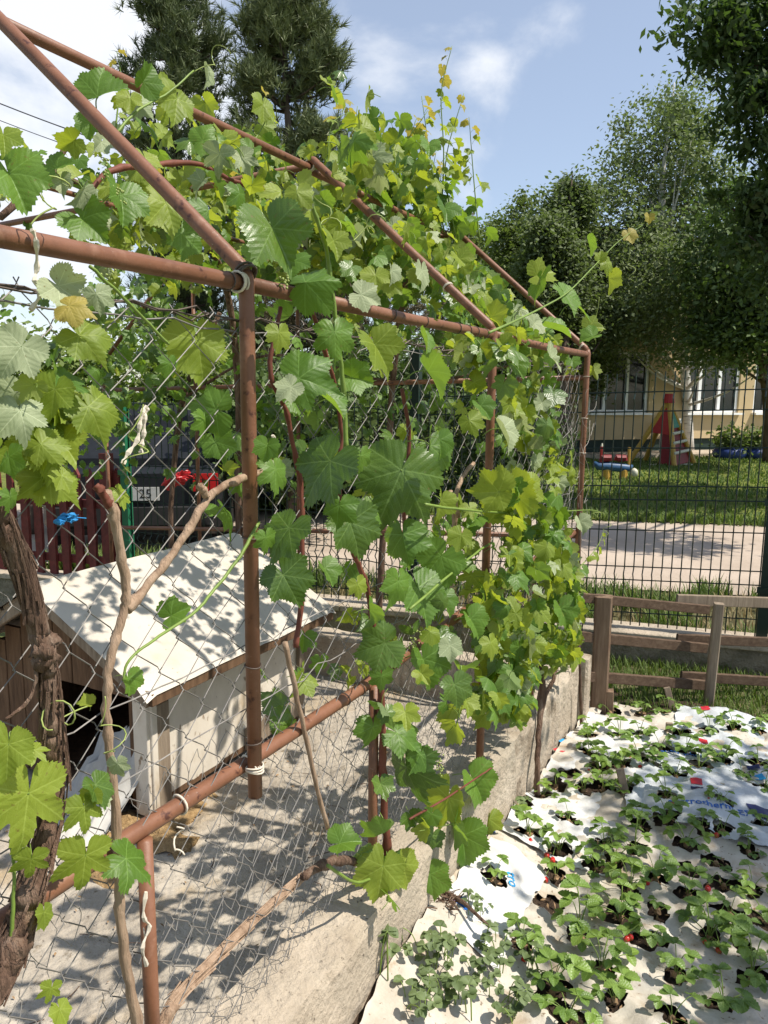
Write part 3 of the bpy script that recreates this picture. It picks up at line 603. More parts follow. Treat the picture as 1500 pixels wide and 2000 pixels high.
# ------------------------------------------------------------------ pallet fence at the head of the bed
def pallet():
    r = empty('pallet_fence', (-0.3, 3.75, 0.0), 'weathered pallet board fence at the far end of the strawberry bed', 'wooden fence')
    def P(x, y, d): return atD(x, y, d)
    d1, d2 = 3.72, 3.76
    p0, p1 = atD(1169, 1378, 3.80), atD(1165, 1160, 3.70)
    m = MB(); m.plank((p0.x, p0.y, -0.02), (p0.x - 0.004, p0.y, 0.575), 0.083, 0.075, (0.9, 0.2, 0)); m.build('post', 'post_wood', r)
    m = MB(); m.plank((p0.x + 0.055, p0.y + 0.005, -0.02), (p0.x + 0.05, p0.y + 0.005, 0.10), 0.035, 0.06, (0.9, 0.2, 0)); m.build('wedge', 'post_wood', r)
    q0 = atD(1383, 1380, 3.86)
    m = MB(); m.plank((q0.x, q0.y, -0.02), (q0.x + 0.012, q0.y, 0.53), 0.045, 0.05, (0.9, 0.2, 0)); m.build('post', 'grey_wood', r)
    # three rails left, three rails right: each board by itself
    def board(xa, ya, da, xb, yb, db, w, t, matn):
        m = MB(); m.plank(atD(xa, ya, da), atD(xb, yb, db), w, t); m.build('board', matn, r)
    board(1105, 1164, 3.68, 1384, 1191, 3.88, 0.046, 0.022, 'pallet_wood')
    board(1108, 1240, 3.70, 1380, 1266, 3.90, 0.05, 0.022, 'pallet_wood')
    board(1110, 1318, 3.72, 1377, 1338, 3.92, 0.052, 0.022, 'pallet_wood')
    board(1322, 1171, 3.89, 1600, 1180, 4.0, 0.055, 0.022, 'grey_wood')
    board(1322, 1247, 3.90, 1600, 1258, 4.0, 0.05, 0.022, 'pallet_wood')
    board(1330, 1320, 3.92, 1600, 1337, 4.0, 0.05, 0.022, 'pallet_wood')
    for (sx, sy, h, dx) in ((1312, 1382, 0.10, -0.03), (1225, 1568, 0.13, -0.035), (1306, 1432, 0.05, 0.0)):
        b = atZ(sx, sy, 0.0); m = MB(); m.plank(b, b + Vector((dx, 0.0, h)), 0.03, 0.016, (1, 0.4, 0)); o = m.build('wooden_stake', 'grey_wood', at=b)
        tag(o, {1312: 'pale wooden stake leaning below the pallet fence boards', 1225: 'short brown stake standing among the strawberries under a red berry', 1306: 'stubby wooden stake between dense strawberry leaves near the fence'}[sx], 'stake')
pallet()

# ------------------------------------------------------------------ dark green wire panel fence
def wire_fence():
    posts = [(-4.12, True), (-2.05, False), (-0.03, False), (2.0, False)]
    lab = {-4.12: 'bright green fence post behind the kennel beside the red pickets', -2.05: 'dark green fence post hidden behind the leafy pergola end', -0.03: 'dark green square fence post with a flat cap right of the playground'}
    for x, br in posts[:3]:
        y = FX(x); zt = 1.46 if br else 1.79
        r = empty('fence_post', (x, y, 0.17), lab[x], 'fence post', 'posts of the wire panel fence')
        mt = 'bright_green_paint' if br else 'green_paint'
        m = MB(); m.bbox((x - 0.03, y - 0.025, 0.10), (x + 0.03, y + 0.025, zt)); m.build('shaft', mt, r)
        m = MB(); m.box((x, y, zt + 0.008), (0.07, 0.058, 0.02), None, 0, 0.85); m.build('cap', mt, r)
        for z in (0.45, 0.95, 1.45):
            if z < zt - .1: m = MB(); m.bbox((x - 0.045, y - 0.034, z), (x + 0.045, y - 0.024, z + 0.035)); m.build('clamp', mt, r)
    for (xa, _), (xb, _), lb in zip(posts[:3], posts[1:], ('dark green welded wire panel behind the kennel and the parked car', 'dark green welded wire panel in front of the playground lawn', 'dark green welded wire panel beyond the square post at the frame edge')):
        x0, x1 = xa + 0.035, xb - 0.035
        r = empty('wire_fence', ((x0 + x1) / 2, FX((x0 + x1) / 2), 0.17), lb, 'wire panel', 'welded wire fence panels')
        zt = lambda x: 1.665 + 0.055 * (x + 0.9) / 0.9 if x > -2.1 else 1.5
        zsh = lambda x: 0.035 * (x + 0.9) if x > -2.1 else 0.0
        n = int((x1 - x0) / 0.0505)
        zv = (0.42, 0.46, 1.0, 1.04)
        for i in range(n + 1):
            x = x0 + (x1 - x0) * i / n; y = FX(x); pts = [(x, y, 0.19)]; zz = 0.19; sh = zsh(x)
            for c in (0.50, 0.98, 1.52):
                if c + .06 > zt(x): continue
                pts += [(x, y, c + sh - 0.03), (x, y - 0.022, c + sh), (x, y, c + sh + 0.03)]
            pts.append((x, y, zt(x)))
            m = MB(); m.tube(pts, 0.0038, 5); m.build('upright_wire', 'green_paint', r)
        for z in (0.26, 0.46, 0.54, 0.76, 0.94, 1.02, 1.24, 1.45, 1.56, 1.65):
            if z > zt(x0) - 0.02: continue
            m = MB(); m.tube([(x, FX(x) + 0.004 - (0.018 if z in (0.5,) else 0), z + zsh(x)) for x in np.linspace(x0 - 0.03, x1 + 0.03, 8)], 0.0038, 5); m.build('cross_wire', 'green_paint', r)
wire_fence()

def pickets():
    r = empty('picket_gate', (-4.9, FX(-4.9), 0.0), 'old dark red picket fence left of the green post', 'picket fence')
    i = 0; x = -4.20
    while x > -5.95:
        y = FX(x) + 0.01; h = 0.98 + 0.05 * noise.noise(Vector((x * 9, 0, 0)))
        m = MB(); w = 0.062 + 0.012 * noise.noise(Vector((x * 5, 4, 0))); ln = 0.02 * noise.noise(Vector((x * 7, 8, 0)))
        pts = [(x - w / 2, 0.02), (x + w / 2, 0.02), (x + w / 2 + ln + .012, 0.5), (x + w / 2 + ln, h - 0.05), (x + ln, h), (x - w / 2 + ln, h - 0.05), (x - w / 2 + ln - .008, 0.5)]
        k = len(pts); m.add([(a, y - 0.01, b) for a, b in pts] + [(a, y + 0.012, b) for a, b in pts], [tuple(range(k)), tuple(range(2 * k - 1, k - 1, -1))] + [(j, k + j, k + (j + 1) % k, (j + 1) % k) for j in range(k)])
        m.build('picket', 'red_fence_paint', r); x -= 0.115; i += 1
    for z in (0.30, 0.72):
        m = MB(); m.plank((-4.15, FX(-4.15) + 0.035, z), (-6.0, FX(-6.0) + 0.035, z), 0.06, 0.03); m.build('rail', 'red_fence_paint', r)
    m = MB(); m.bbox((-4.30, FX(-4.3) - 0.04, 0.0), (-4.23, FX(-4.3) + 0.03, 1.1)); m.build('gate_post', 'red_fence_paint', r)
pickets()

# ------------------------------------------------------------------ background: building, playground, cars, cables
def text_mesh(name, s, size, mtx, matn, parent=None, hfun=None, bold=0.0):
    cu = bpy.data.curves.new('lettering', 'FONT'); cu.body = s; cu.size = size; cu.align_x = 'CENTER'; cu.offset = bold; cu.resolution_u = 2
    t = bpy.data.objects.new('lettering', cu); COL.objects.link(t); bpy.context.view_layer.update()
    me = bpy.data.meshes.new_from_object(t.evaluated_get(bpy.context.evaluated_depsgraph_get())); bpy.data.objects.remove(t); bpy.data.curves.remove(cu)
    off = Vector(WLOC[parent.name]) if parent is not None else Vector()
    for v in me.vertices:
        p = mtx @ v.co
        if hfun: p.z = hfun(p.x, p.y)
        v.co = p - off
    me.materials.clear(); me.materials.append(MATS[matn]); me.name = name
    o = bpy.data.objects.new(name, me); COL.objects.link(o); o.parent = parent; WLOC[o.name] = tuple(off); return o

FD = Vector((0.645, 0.764, 0)).normalized(); FN = Vector((0.764, -0.645, 0)).normalized()
F0 = atZ(1300, 886, 0.0) ; F0.z = 0
def fac(x, y):
    d = ray(x, y); t = (F0 - CAMLOC).dot(FN) / d.dot(FN); p = CAMLOC + d * t; return ((p - F0).dot(FD), p.z)
def fp(s, z, o=0.0): return F0 + FD * s + FN * o + Vector((0, 0, z))
def building():
    r = empty('building', tuple(F0), 'ochre rendered building with white framed windows beyond the lawn', 'building')
    zb = fac(1300, 857)[1]; zs = fac(1390, 806)[1]
    wl, wr = fac(1149, 800)[0], fac(1266, 800)[0]
    w2l, w2r = fac(1338, 800)[0], fac(1442, 800)[0]
    w3l = fac(1470, 800)[0]
    W = wr - wl; zt = zs + 1.55
    wins = [(wl, wr), (w2l, w2r), (w3l, w3l + W)]; s = w3l + W
    pitch = w2l - wl
    x = w3l + pitch
    while x < 16: wins.append((x, x + W)); x += pitch
    x = wl - pitch
    while x > -11: wins.append((x, x + W)); x -= pitch
    wins.sort(); S0, S1, H = fac(1128, 800)[0], 16.0, 5.5; wins = [w_ for w_ in wins if w_[0] > S0 + .1 and w_[1] < S1 - .3]
    m = MB()
    def quad(s0, s1, z0, z1, o=0.0): m.add([fp(s0, z0, o), fp(s1, z0, o), fp(s1, z1, o), fp(s0, z1, o)], [(0, 1, 2, 3)])
    rows = [(zs, zt), (zs + 2.9, zt + 2.75)]
    zc = zb
    for z0, z1 in rows:
        quad(S0, S1, zc, z0); c = S0
        for a, b in wins:
            quad(c, a, z0, z1); c = b
        quad(c, S1, z0, z1); zc = z1
        for a, b in wins:      # reveals
            d = -0.14
            for (p, q, u, v) in (((a, z0), (a, z1), 0, 0), ((b, z1), (b, z0), 0, 0), ((a, z1), (b, z1), 0, 0), ((b, z0), (a, z0), 0, 0)):
                m.add([fp(p[0], p[1]), fp(q[0], q[1]), fp(q[0], q[1], d), fp(p[0], p[1], d)], [(0, 1, 2, 3)])
    quad(S0, S1, zc, H)
    m.add([fp(S0, 0), fp(S0, H), fp(S0, H, -4), fp(S0, 0, -4)], [(0, 1, 2, 3)]); m.add([fp(S1, 0), fp(S1, H), fp(S1, H, -4), fp(S1, 0, -4)], [(0, 1, 2, 3)])
    m.build('wall', 'facade', r)
    m = MB(); m.add([fp(S0 - .2, 0, -0.06), fp(S1 + .2, 0, -0.06), fp(S1 + .2, zb + 0.02, -0.06), fp(S0 - .2, zb + 0.02, -0.06)], [(0, 1, 2, 3)])
    m.build('plinth', 'plinth_green', r)
    m = MB(); m.add([fp(S0 - .1, H, 0.4), fp(S1 + .3, H, 0.4), fp(S1 + .3, H + .5, -2), fp(S0 - .1, H + .5, -2), fp(S0 - .1, H, -4.4), fp(S1 + .3, H, -4.4)], [(0, 1, 2, 3), (3, 2, 5, 4), (0, 3, 4), (1, 5, 2), (0, 4, 5, 1)]); m.build('roof', 'roof_tile', r)
    rot = Matrix((FD, FN, Vector((0, 0, 1)))).transposed()
    for (z0, z1) in rows[:2]:
        for a, b in wins:
            if b > 15: continue
            m = MB(); hh = z1 - z0; wv = b - a
            for c, sz in (((a + b) / 2, (wv, .06, .07)),):
                m.box(fp(c, z0 + .035, -0.09), sz, rot); m.box(fp(c, z1 - .035, -0.09), sz, rot)
            for f in (0.0, 0.275, 0.64, 1.0):
                sx = a + wv * f; sx = min(max(sx, a + .045), b - .045); m.box(fp(sx, (z0 + z1) / 2, -0.088), (0.10 if 0 < f < 1 else 0.085, .064, hh - .14), rot)
            w = m.build('window', 'window_white', r)
            for f0, f1 in ((0, .275), (.275, .64), (.64, 1)):
                p = MB(); sa, sb = a + wv * f0 + .05, a + wv * f1 - .05
                p.add([fp(sa, z0 + .06, -0.11), fp(sb, z0 + .06, -0.11), fp(sb, z1 - .06, -0.11), fp(sa, z1 - .06, -0.11)], [(0, 1, 2, 3)]); o = p.build('pane', 'window_glass', r); o.parent = w; WLOC[o.name] = WLOC[r.name]
            m = MB(); m.box(fp((a + b) / 2, z0 - .03, 0.05), (wv + .1, .24, .05), rot); o = m.build('sill', 'window_white', r)
    # footpath slab along the wall
    m = MB(); m.box(fp(S0 / 2 + 8, 0.03, 0.55), (16 - S0, 1.1, 0.10), rot); o = m.build('paved_strip', 'concrete'); o['kind'] = 'structure'
    # white outdoor unit on the wall
    s_, z_ = fac(1283, 850); r2 = empty('air_conditioner', tuple(fp(s_, 0.1, 0.5)), 'white slatted air conditioner unit standing by the ochre wall', 'air conditioner')
    m = MB(); m.box(fp(s_, 0.52, 0.5), (0.42, 0.3, 0.86), rot); m.build('case', 'white_case', r2)
    for k in range(7):
        m = MB(); m.box(fp(s_ - 0.02, 0.2 + k * 0.07, 0.66), (0.34, 0.02, 0.02), rot); m.build('slat', 'rung', r2)
building()

def slide_tower():
    b = atZ(1318, 908, 0.02); sc = pix(b)[2] / 1482.0       # metres per pixel there
    r = empty('climbing_tower', tuple(b), 'red and yellow pyramid climbing tower with a ladder on the lawn', 'climbing frame')
    def P(x, y, dd=0.0): return Vector(b) + RT * ((x - 1318) * sc) + Vector((0, 0, (908 - y) * sc)) + Vector((FW.x, FW.y, 0)).normalized() * dd
    top = P(1298, 783)
    feet = [P(1309, 912, -0.25), P(1364, 906, 0.25), P(1240, 902, 0.35), P(1286, 904, 0.85)]
    for f in feet:
        m = MB(); m.tube([f, top + (f - top).normalized() * -0.05], 0.055, 8); m.build('leg', 'toy_yellow', r)
    m = MB(); m.tube([top - Vector((0, 0, .06)), top + Vector((0, 0, .14))], [0.13, 0.10], 10); m.build('cap', 'toy_red', r)
    def pan(pts, matn, nm='panel'):
        m = MB(); n = (pts[1] - pts[0]).cross(pts[2] - pts[0]).normalized() * 0.03; k = len(pts)
        m.add(pts + [p + n for p in pts], [tuple(range(k)), tuple(range(2 * k - 1, k - 1, -1))] + [(i, (i + 1) % k, k + (i + 1) % k, k + i) for i in range(k)]); m.build(nm, matn, r)
    L = lambda a, t: top.lerp(a, t)
    pan([L(feet[0], .42) + FW * .03, L(feet[1], .42) + FW * .03, L(feet[1], .97) + FW * .03, L(feet[0], .97) + FW * .03], 'toy_dark_red')
    pan([L(feet[0], .12), L(feet[0], .42), L(feet[1], .42), L(feet[1], .12)], 'toy_green')
    pan([L(feet[2], .12), L(feet[2], .52), L(feet[0], .52), L(feet[0], .12)], 'toy_red')
    pan([L(feet[0], .52), L(feet[0], .98), L(feet[0], .98).lerp(L(feet[2], .98), .36), L(feet[0], .52).lerp(L(feet[2], .52), .4)], 'toy_dark_red')
    for t, mt in ((.50, 'rung'), (.64, 'rung'), (.79, 'rung')):
        m = MB(); m.tube([L(feet[0], t) - FW * .05, L(feet[1], t) - FW * .05], 0.035, 8); m.build('rung', mt, r)
    m = MB(); m.plank(P(1246, 910, 0.1), P(1352, 908, 0.1), 0.04, 0.25, (0, 0, 1)); m.build('ground_board', 'rung', r)
slide_tower()

def spring_rider():
    b = atZ(1196, 938, 0.0); sc = pix(b)[2] / 1482.0
    r = empty('spring_rider', tuple(b), 'blue boat-shaped spring rider with red seats on yellow barrels', 'play rider')
    def P(x, y, dd=0.0): return Vector(b) + RT * ((x - 1196) * sc) + Vector((0, 0, (938 - y) * sc)) + Vector((FW.x, FW.y, 0)).normalized() * dd
    for x, yb in ((1184, 942), (1217, 940)):
        m = MB(); m.tube([P(x, yb), P(x, 918), P(x, 913)], [0.075, 0.075, 0.06], 12); m.build('barrel', 'toy_yellow', r)
    m = MB(); m.tube([P(1158, 903), P(1166, 910), P(1185, 911), P(1210, 913), P(1226, 914), P(1234, 909)], [0.03, 0.075, 0.085, 0.085, 0.07, 0.02], 10); m.build('hull', 'toy_blue', r, True)
    for x in (1181, 1210):
        m = MB(); m.tube([P(x - 9, 900), P(x - 8, 895), P(x + 8, 895), P(x + 9, 900)], [0.05, 0.07, 0.07, 0.05], 8); m.build('seat', 'toy_dark_red', r)
    m = MB(); m.tube([P(1172, 906), P(1172, 872)], 0.03, 8); m.build('upright', 'toy_red', r)
    m = MB(); m.tube([P(1172, 873), P(1172, 866)], [0.028, 0.012], 8); m.build('knob', 'rung', r)
    m = MB(); m.tube([P(1226, 908), P(1226, 874)], 0.032, 8); m.build('upright', 'toy_yellow', r)
    m = MB(); m.blob(P(1234, 922, -.1), (0.07, 0.06, 0.08), 10, 6, .2, 2); m.build('foot', 'rung', r, True)
    m = MB(); m.blob(P(1168, 957, -.8), (0.06, 0.05, 0.05), 9, 6, .3, 4); o = m.build('ball', 'dry_leaf', at=P(1168, 957, -.8)); tag(o, 'dull pinkish ball lying in shaded grass below the rider', 'ball')
spring_rider()

# ------------------------------------------------------------------ leaves and trees
def quads_obj(name, V, matn, parent=None, smooth=False):
    """V: (N, k, 3) array of faces"""
    N, k, _ = V.shape; off = np.array(WLOC[parent.name]) if parent is not None else np.zeros(3)
    me = bpy.data.meshes.new(name); me.vertices.add(N * k); me.vertices.foreach_set('co', (V - off).reshape(-1))
    me.loops.add(N * k); me.loops.foreach_set('vertex_index', np.arange(N * k, dtype=np.int32))
    me.polygons.add(N); me.polygons.foreach_set('loop_start', np.arange(0, N * k, k, dtype=np.int32))
    me.update(calc_edges=True); me.materials.append(MATS[matn])
    o = bpy.data.objects.new(name, me); COL.objects.link(o)
    if parent is not None: o.parent = parent; WLOC[o.name] = tuple(off)
    return o
RNG = np.random.default_rng(11)
def unit(a): return a / np.maximum(np.linalg.norm(a, axis=1, keepdims=True), 1e-9)
def leaf_quads(C, size, upbias=0.5, droop=0.0, aspect=0.55):
    n = len(C); nr = RNG.normal(size=(n, 3)); nr[:, 2] = np.abs(nr[:, 2]) + upbias; nr = unit(nr)
    t = RNG.normal(size=(n, 3)); t[:, 2] -= droop; t = unit(t - nr * (t * nr).sum(1, keepdims=True)); x = np.cross(nr, t)
    s = (size * RNG.uniform(0.65, 1.3, n))[:, None]
    a = C - t * s * .5; c = C + t * s * .5; b = C + x * s * aspect * .5 + nr * s * .08; d = C - x * s * aspect * .5 + nr * s * .08
    return np.stack([a, b, c, d], 1)
def clump_points(ells, nclump, per, rc, shell=0.55, jag=0.6):
    out = []; cents = []
    w = np.array([e[1][0] * e[1][1] + e[1][1] * e[1][2] for e in ells]); w = w / w.sum()
    for _ in range(nclump):
        e = ells[RNG.choice(len(ells), p=w)]; d = RNG.normal(size=3); d /= np.linalg.norm(d)
        rr = (shell + (1 - shell) * RNG.random() ** 0.6) * (1 + jag * noise.noise(Vector(d * 2.3 + np.array(e[0]) * .37)))
        c = np.array(e[0]) + d * rr * np.array(e[1]); cents.append(c)
        k = int(per * RNG.uniform(.6, 1.4)); q = RNG.normal(size=(k, 3)) * rc * RNG.uniform(.6, 1.3); q[:, 2] *= .75
        out.append(c + q)
    return np.concatenate(out), cents
def tree(name, label, base, ells, nclump, per, rc, lsize, matn, trunk=0.12, bark='tree_bark', nlimb=14, upb=.5, droop=0., shell=.5, group=None, cat='tree', aspect=.6, lean=(0, 0, 0), toplimb=None):
    base = Vector(base); r = empty(name, tuple(base), label, cat, group)
    C, cents = clump_points(ells, nclump, per, rc, shell)
    quads_obj('crown', leaf_quads(C, lsize, upb, droop, aspect), matn, r)
    top = max(np.array(e[0])[2] + e[1][2] * .6 for e in ells); mc = np.mean([np.array(e[0]) for e in ells], 0)
    tp = [base, base.lerp(Vector((mc[0], mc[1], base.z)), .35) + Vector((0.04, 0.02, (top - base.z) * .3)), Vector((mc[0], mc[1], base.z + (top - base.z) * .65)), Vector((mc[0] + .1, mc[1], top))]
    sp = spline(tp, 6); m = MB(); m.tube(sp, lerpl([trunk, trunk * .75, trunk * .45, trunk * .08], len(sp)), 9); m.build('trunk', bark, r, True)
    cs = sorted(cents, key=lambda c: rnd.random())[:nlimb]
    for c in cs:
        c = Vector(c); t = max(.15, min(.92, ((c.z - base.z) / (top - base.z)) * .75)); s0 = sp[int(t * (len(sp) - 1))]
        mid = s0.lerp(c, .5) + Vector((0, 0, -.06 * (c - s0).length)); q = spline([s0, mid, c], 4)
        m = MB(); m.tube(q, lerpl([trunk * .30, trunk * .16, trunk * .04], len(q)), 6); m.build('limb', bark, r, True)
    return r
def E_(px_, py_, d, rx, ry, rz=None):
    """an ellipsoid of foliage about a point seen at that direction and distance, radii in metres"""
    p = atD(px_, py_, d); return ((p.x, p.y, p.z), (rx, rx if rz is None else rz, ry))
def pine(name, label, base, height, prof, n, matn='pine_needle', trunk=0.16, seed=0, ntuft=1500, nl=0.17):
    base = Vector(base); r = empty(name, tuple(base), label, 'tree', 'pines behind the pergola')
    m = MB(); sp = [base + Vector((0.08 * math.sin(i * .8 + seed), 0.05 * math.sin(i + seed), height * i / 12)) for i in range(13)]; m.tube(sp, lerpl([trunk, trunk * .7, trunk * .4, .012], 13), 9); m.build('trunk', 'tree_bark', r, True)
    T = []; D = []
    rr = random.Random(seed)
    for i in range(n):
        h = rr.random() ** .8; z = h * height; wd = np.interp(h, [p[0] for p in prof], [p[1] for p in prof]) * rr.uniform(.65, 1.12)
        if wd < .05: continue
        an = rr.uniform(0, 6.283); d = Vector((math.cos(an), math.sin(an), rr.uniform(-.05, .35))); b0 = base + Vector((0, 0, z)); b1 = b0 + d * wd; b1.z += .12 * wd
        m = MB(); m.tube([b0, b0.lerp(b1, .5) - Vector((0, 0, .05 * wd)), b1], [trunk * .22, trunk * .13, .006], 5); m.build('branch', 'tree_bark', r, True)
        for k in range(int(ntuft / n)):
            t = rr.random() ** .55; p = b0.lerp(b1, .25 + .75 * t) + Vector((rr.gauss(0, .13), rr.gauss(0, .13), rr.gauss(0, .10) + .04))
            T.append(p); D.append((Vector((d.x, d.y, 0)) * rr.uniform(.0, 1) + Vector((rr.gauss(0, .4), rr.gauss(0, .4), rr.uniform(.4, 1.4)))).normalized())
    T = np.array(T); D = np.array(D); nn = 17; V = []
    for k in range(nn):
        dd = unit(D + RNG.normal(size=D.shape) * .55); st = T + D * (RNG.random((len(T), 1)) * .12); s = unit(np.cross(dd, RNG.normal(size=D.shape))) * .009
        ln = nl * RNG.uniform(.7, 1.2, (len(T), 1)); V.append(np.stack([st - s, st + s, st + dd * ln], 1))
    quads_obj('needles', np.concatenate(V), matn, r)
    return r

pb1 = atD(362, 790, 14.5); pine('pine_tree', 'tall dark pine whose top passes the upper frame edge', (pb1.x, pb1.y, 0), 9.3, [(0, .3), (.25, 1.0), (.5, 1.08), (.75, .88), (.93, .5), (1, .12)], 120, seed=3, ntuft=6600)
pb2 = atD(566, 790, 13.5); pine('pine_tree', 'broad rounded pine standing right of the taller one', (pb2.x, pb2.y, 0), 8.1, [(0, .3), (.2, 1.1), (.5, 1.28), (.72, 1.12), (.88, .66), (1, .14)], 140, seed=8, ntuft=8400)
pb4 = atD(1085, 790, 38); pine('pine_tree', 'small distant conifer tip between the birch and the bushy trees', (pb4.x, pb4.y, 0), 11.6, [(0, .6), (.4, 2.0), (.8, 1.2), (1, .1)], 50, 'pine_needle', seed=15, ntuft=1200, nl=.35)
pb5 = atD(690, 800, 12); pine('pine_tree', 'brownish low pine behind the middle of the pergola', (pb5.x, pb5.y, 0), 4.1, [(0, 1.2), (.3, 1.9), (.6, 1.7), (.85, 1.0), (1, .2)], 60, 'pine_brown', seed=21, ntuft=1700)

tree('birch_tree', 'slender birch with a white trunk in front of the ochre building', tuple(atZ(1345, 884, 0)),
     [E_(1285, 330, 18.0, 1.25, 1.5), E_(1200, 420, 18.0, .95, 1.3), E_(1375, 420, 18.6, 1.3, 1.9), E_(1260, 560, 17.6, 1.55, 1.5), E_(1390, 600, 18, 1.6, 1.5), E_(1240, 620, 17.2, 1.0, .75), E_(1350, 240, 18.4, .75, .8), E_(1230, 235, 18.2, .3, .65), E_(1300, 215, 18.2, .3, .65)],
     560, 75, .27, .105, 'tree_leaf_birch', .15, 'birch_bark', 46, .35, .8, .35)
tree('large_tree', 'big dark leafy tree hanging in from the upper right corner', tuple(atZ(1900, 980, 0)),
     [E_(1455, 40, 9.0, .75, .62), E_(1420, 90, 9.0, .42, .30), E_(1560, 190, 9.2, .9, 1.0), E_(1510, 330, 9.5, .75, .9), E_(1580, 520, 9.8, .75, .8), E_(1680, 300, 9.5, .9, 1.3), E_(1640, 0, 9.5, .9, .8), ((2.2, 13.2, 5.2), (1.5, 1.8, 1.0)), ((1.6, 9.0, 5.0), (.9, .9, .8)), E_(1470, 190, 9.1, .35, .4), E_(1480, 440, 9.6, .45, .5)],
     470, 85, .135, .13, 'tree_leaf_dark', .24, 'tree_bark', 40, .25, 1.1, .25, aspect=.42)
tree('fruit_tree', 'leafy fruit tree shading the right side of the bed from outside', (2.7, 3.2, -.1), [((2.15, 3.35, 3.3), (.62, .6, .4)), ((2.05, 2.35, 2.9), (.40, .35, .3)), ((2.9, 3.0, 3.6), (.8, .9, .6)), ((1.85, 1.9, 2.5), (.25, .3, .2))], 150, 30, .12, .075, 'tree_leaf_mid', .07, nlimb=14, shell=.2)
GT = 'bushy trees beyond the pergola'
for (a, b_, d, lab, sh, mt) in ((905, 600, 22, 'bushy green tree just right of the tall vine shoots', 2.3, 'tree_leaf_mid'), (1010, 580, 19, 'rounded bushy tree in the middle of the far tree line', 2.0, 'tree_leaf_mid'), (1105, 520, 16.5, 'bushy tree beside the birch, left of its crown', 1.5, 'tree_leaf_birch')):
    bp = atD(a, 790, d)
    el = []
    for k in range(18):
        f = k / 17; wd = (.30 + .75 * f) * 105
        el.append(E_(a + rnd.gauss(0, .55) * wd, b_ - 150 + 300 * f, d + rnd.uniform(-.6, .6), sh * rnd.uniform(.20, .30) * (.6 + .8 * f), sh * rnd.uniform(.26, .42)))
    tree('bushy_tree', lab, (bp.x, bp.y, 0), el, 600, 70, .17, .10, mt, .16, nlimb=16, shell=.3, group=GT)
tree('dark_tree', 'dark tree filling the gap between birch and big tree', tuple(atZ(1500, 905, 0)), [E_(1440, 520, 15.5, 1.1, 1.5), E_(1490, 640, 15.5, 1.0, .8), E_(1400, 660, 15.8, .7, .55), E_(1560, 560, 15.5, 1.2, 1.5)], 330, 65, .25, .12, 'tree_leaf_dark', .13, nlimb=20, upb=.3, droop=.6, shell=.3)
GL = 'leafy garden trees left of the pergola'
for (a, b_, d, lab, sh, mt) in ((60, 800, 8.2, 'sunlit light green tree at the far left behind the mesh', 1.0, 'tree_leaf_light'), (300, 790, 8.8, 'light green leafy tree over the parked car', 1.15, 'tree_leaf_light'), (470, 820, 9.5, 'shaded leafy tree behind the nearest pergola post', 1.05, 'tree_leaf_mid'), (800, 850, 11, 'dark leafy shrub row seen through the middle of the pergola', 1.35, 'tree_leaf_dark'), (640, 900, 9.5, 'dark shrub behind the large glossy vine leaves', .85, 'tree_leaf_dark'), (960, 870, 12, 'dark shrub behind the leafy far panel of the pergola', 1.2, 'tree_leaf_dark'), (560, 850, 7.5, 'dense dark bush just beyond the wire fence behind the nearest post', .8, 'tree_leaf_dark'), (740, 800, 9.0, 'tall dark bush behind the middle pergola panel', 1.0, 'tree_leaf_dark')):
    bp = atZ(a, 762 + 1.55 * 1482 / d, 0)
    tree('garden_tree', lab, tuple(bp), [E_(a, b_ - 60, d, sh * .9, sh * .55), E_(a - 70, b_, d, sh * .6, sh * .45), E_(a + 70, b_ - 20, d, sh * .6, sh * .5), E_(a + 10, b_ + 60, d + .3, sh * .7, sh * .35)], 170, 42, .15, .085, mt, .07, nlimb=12, shell=.35, group=GL)

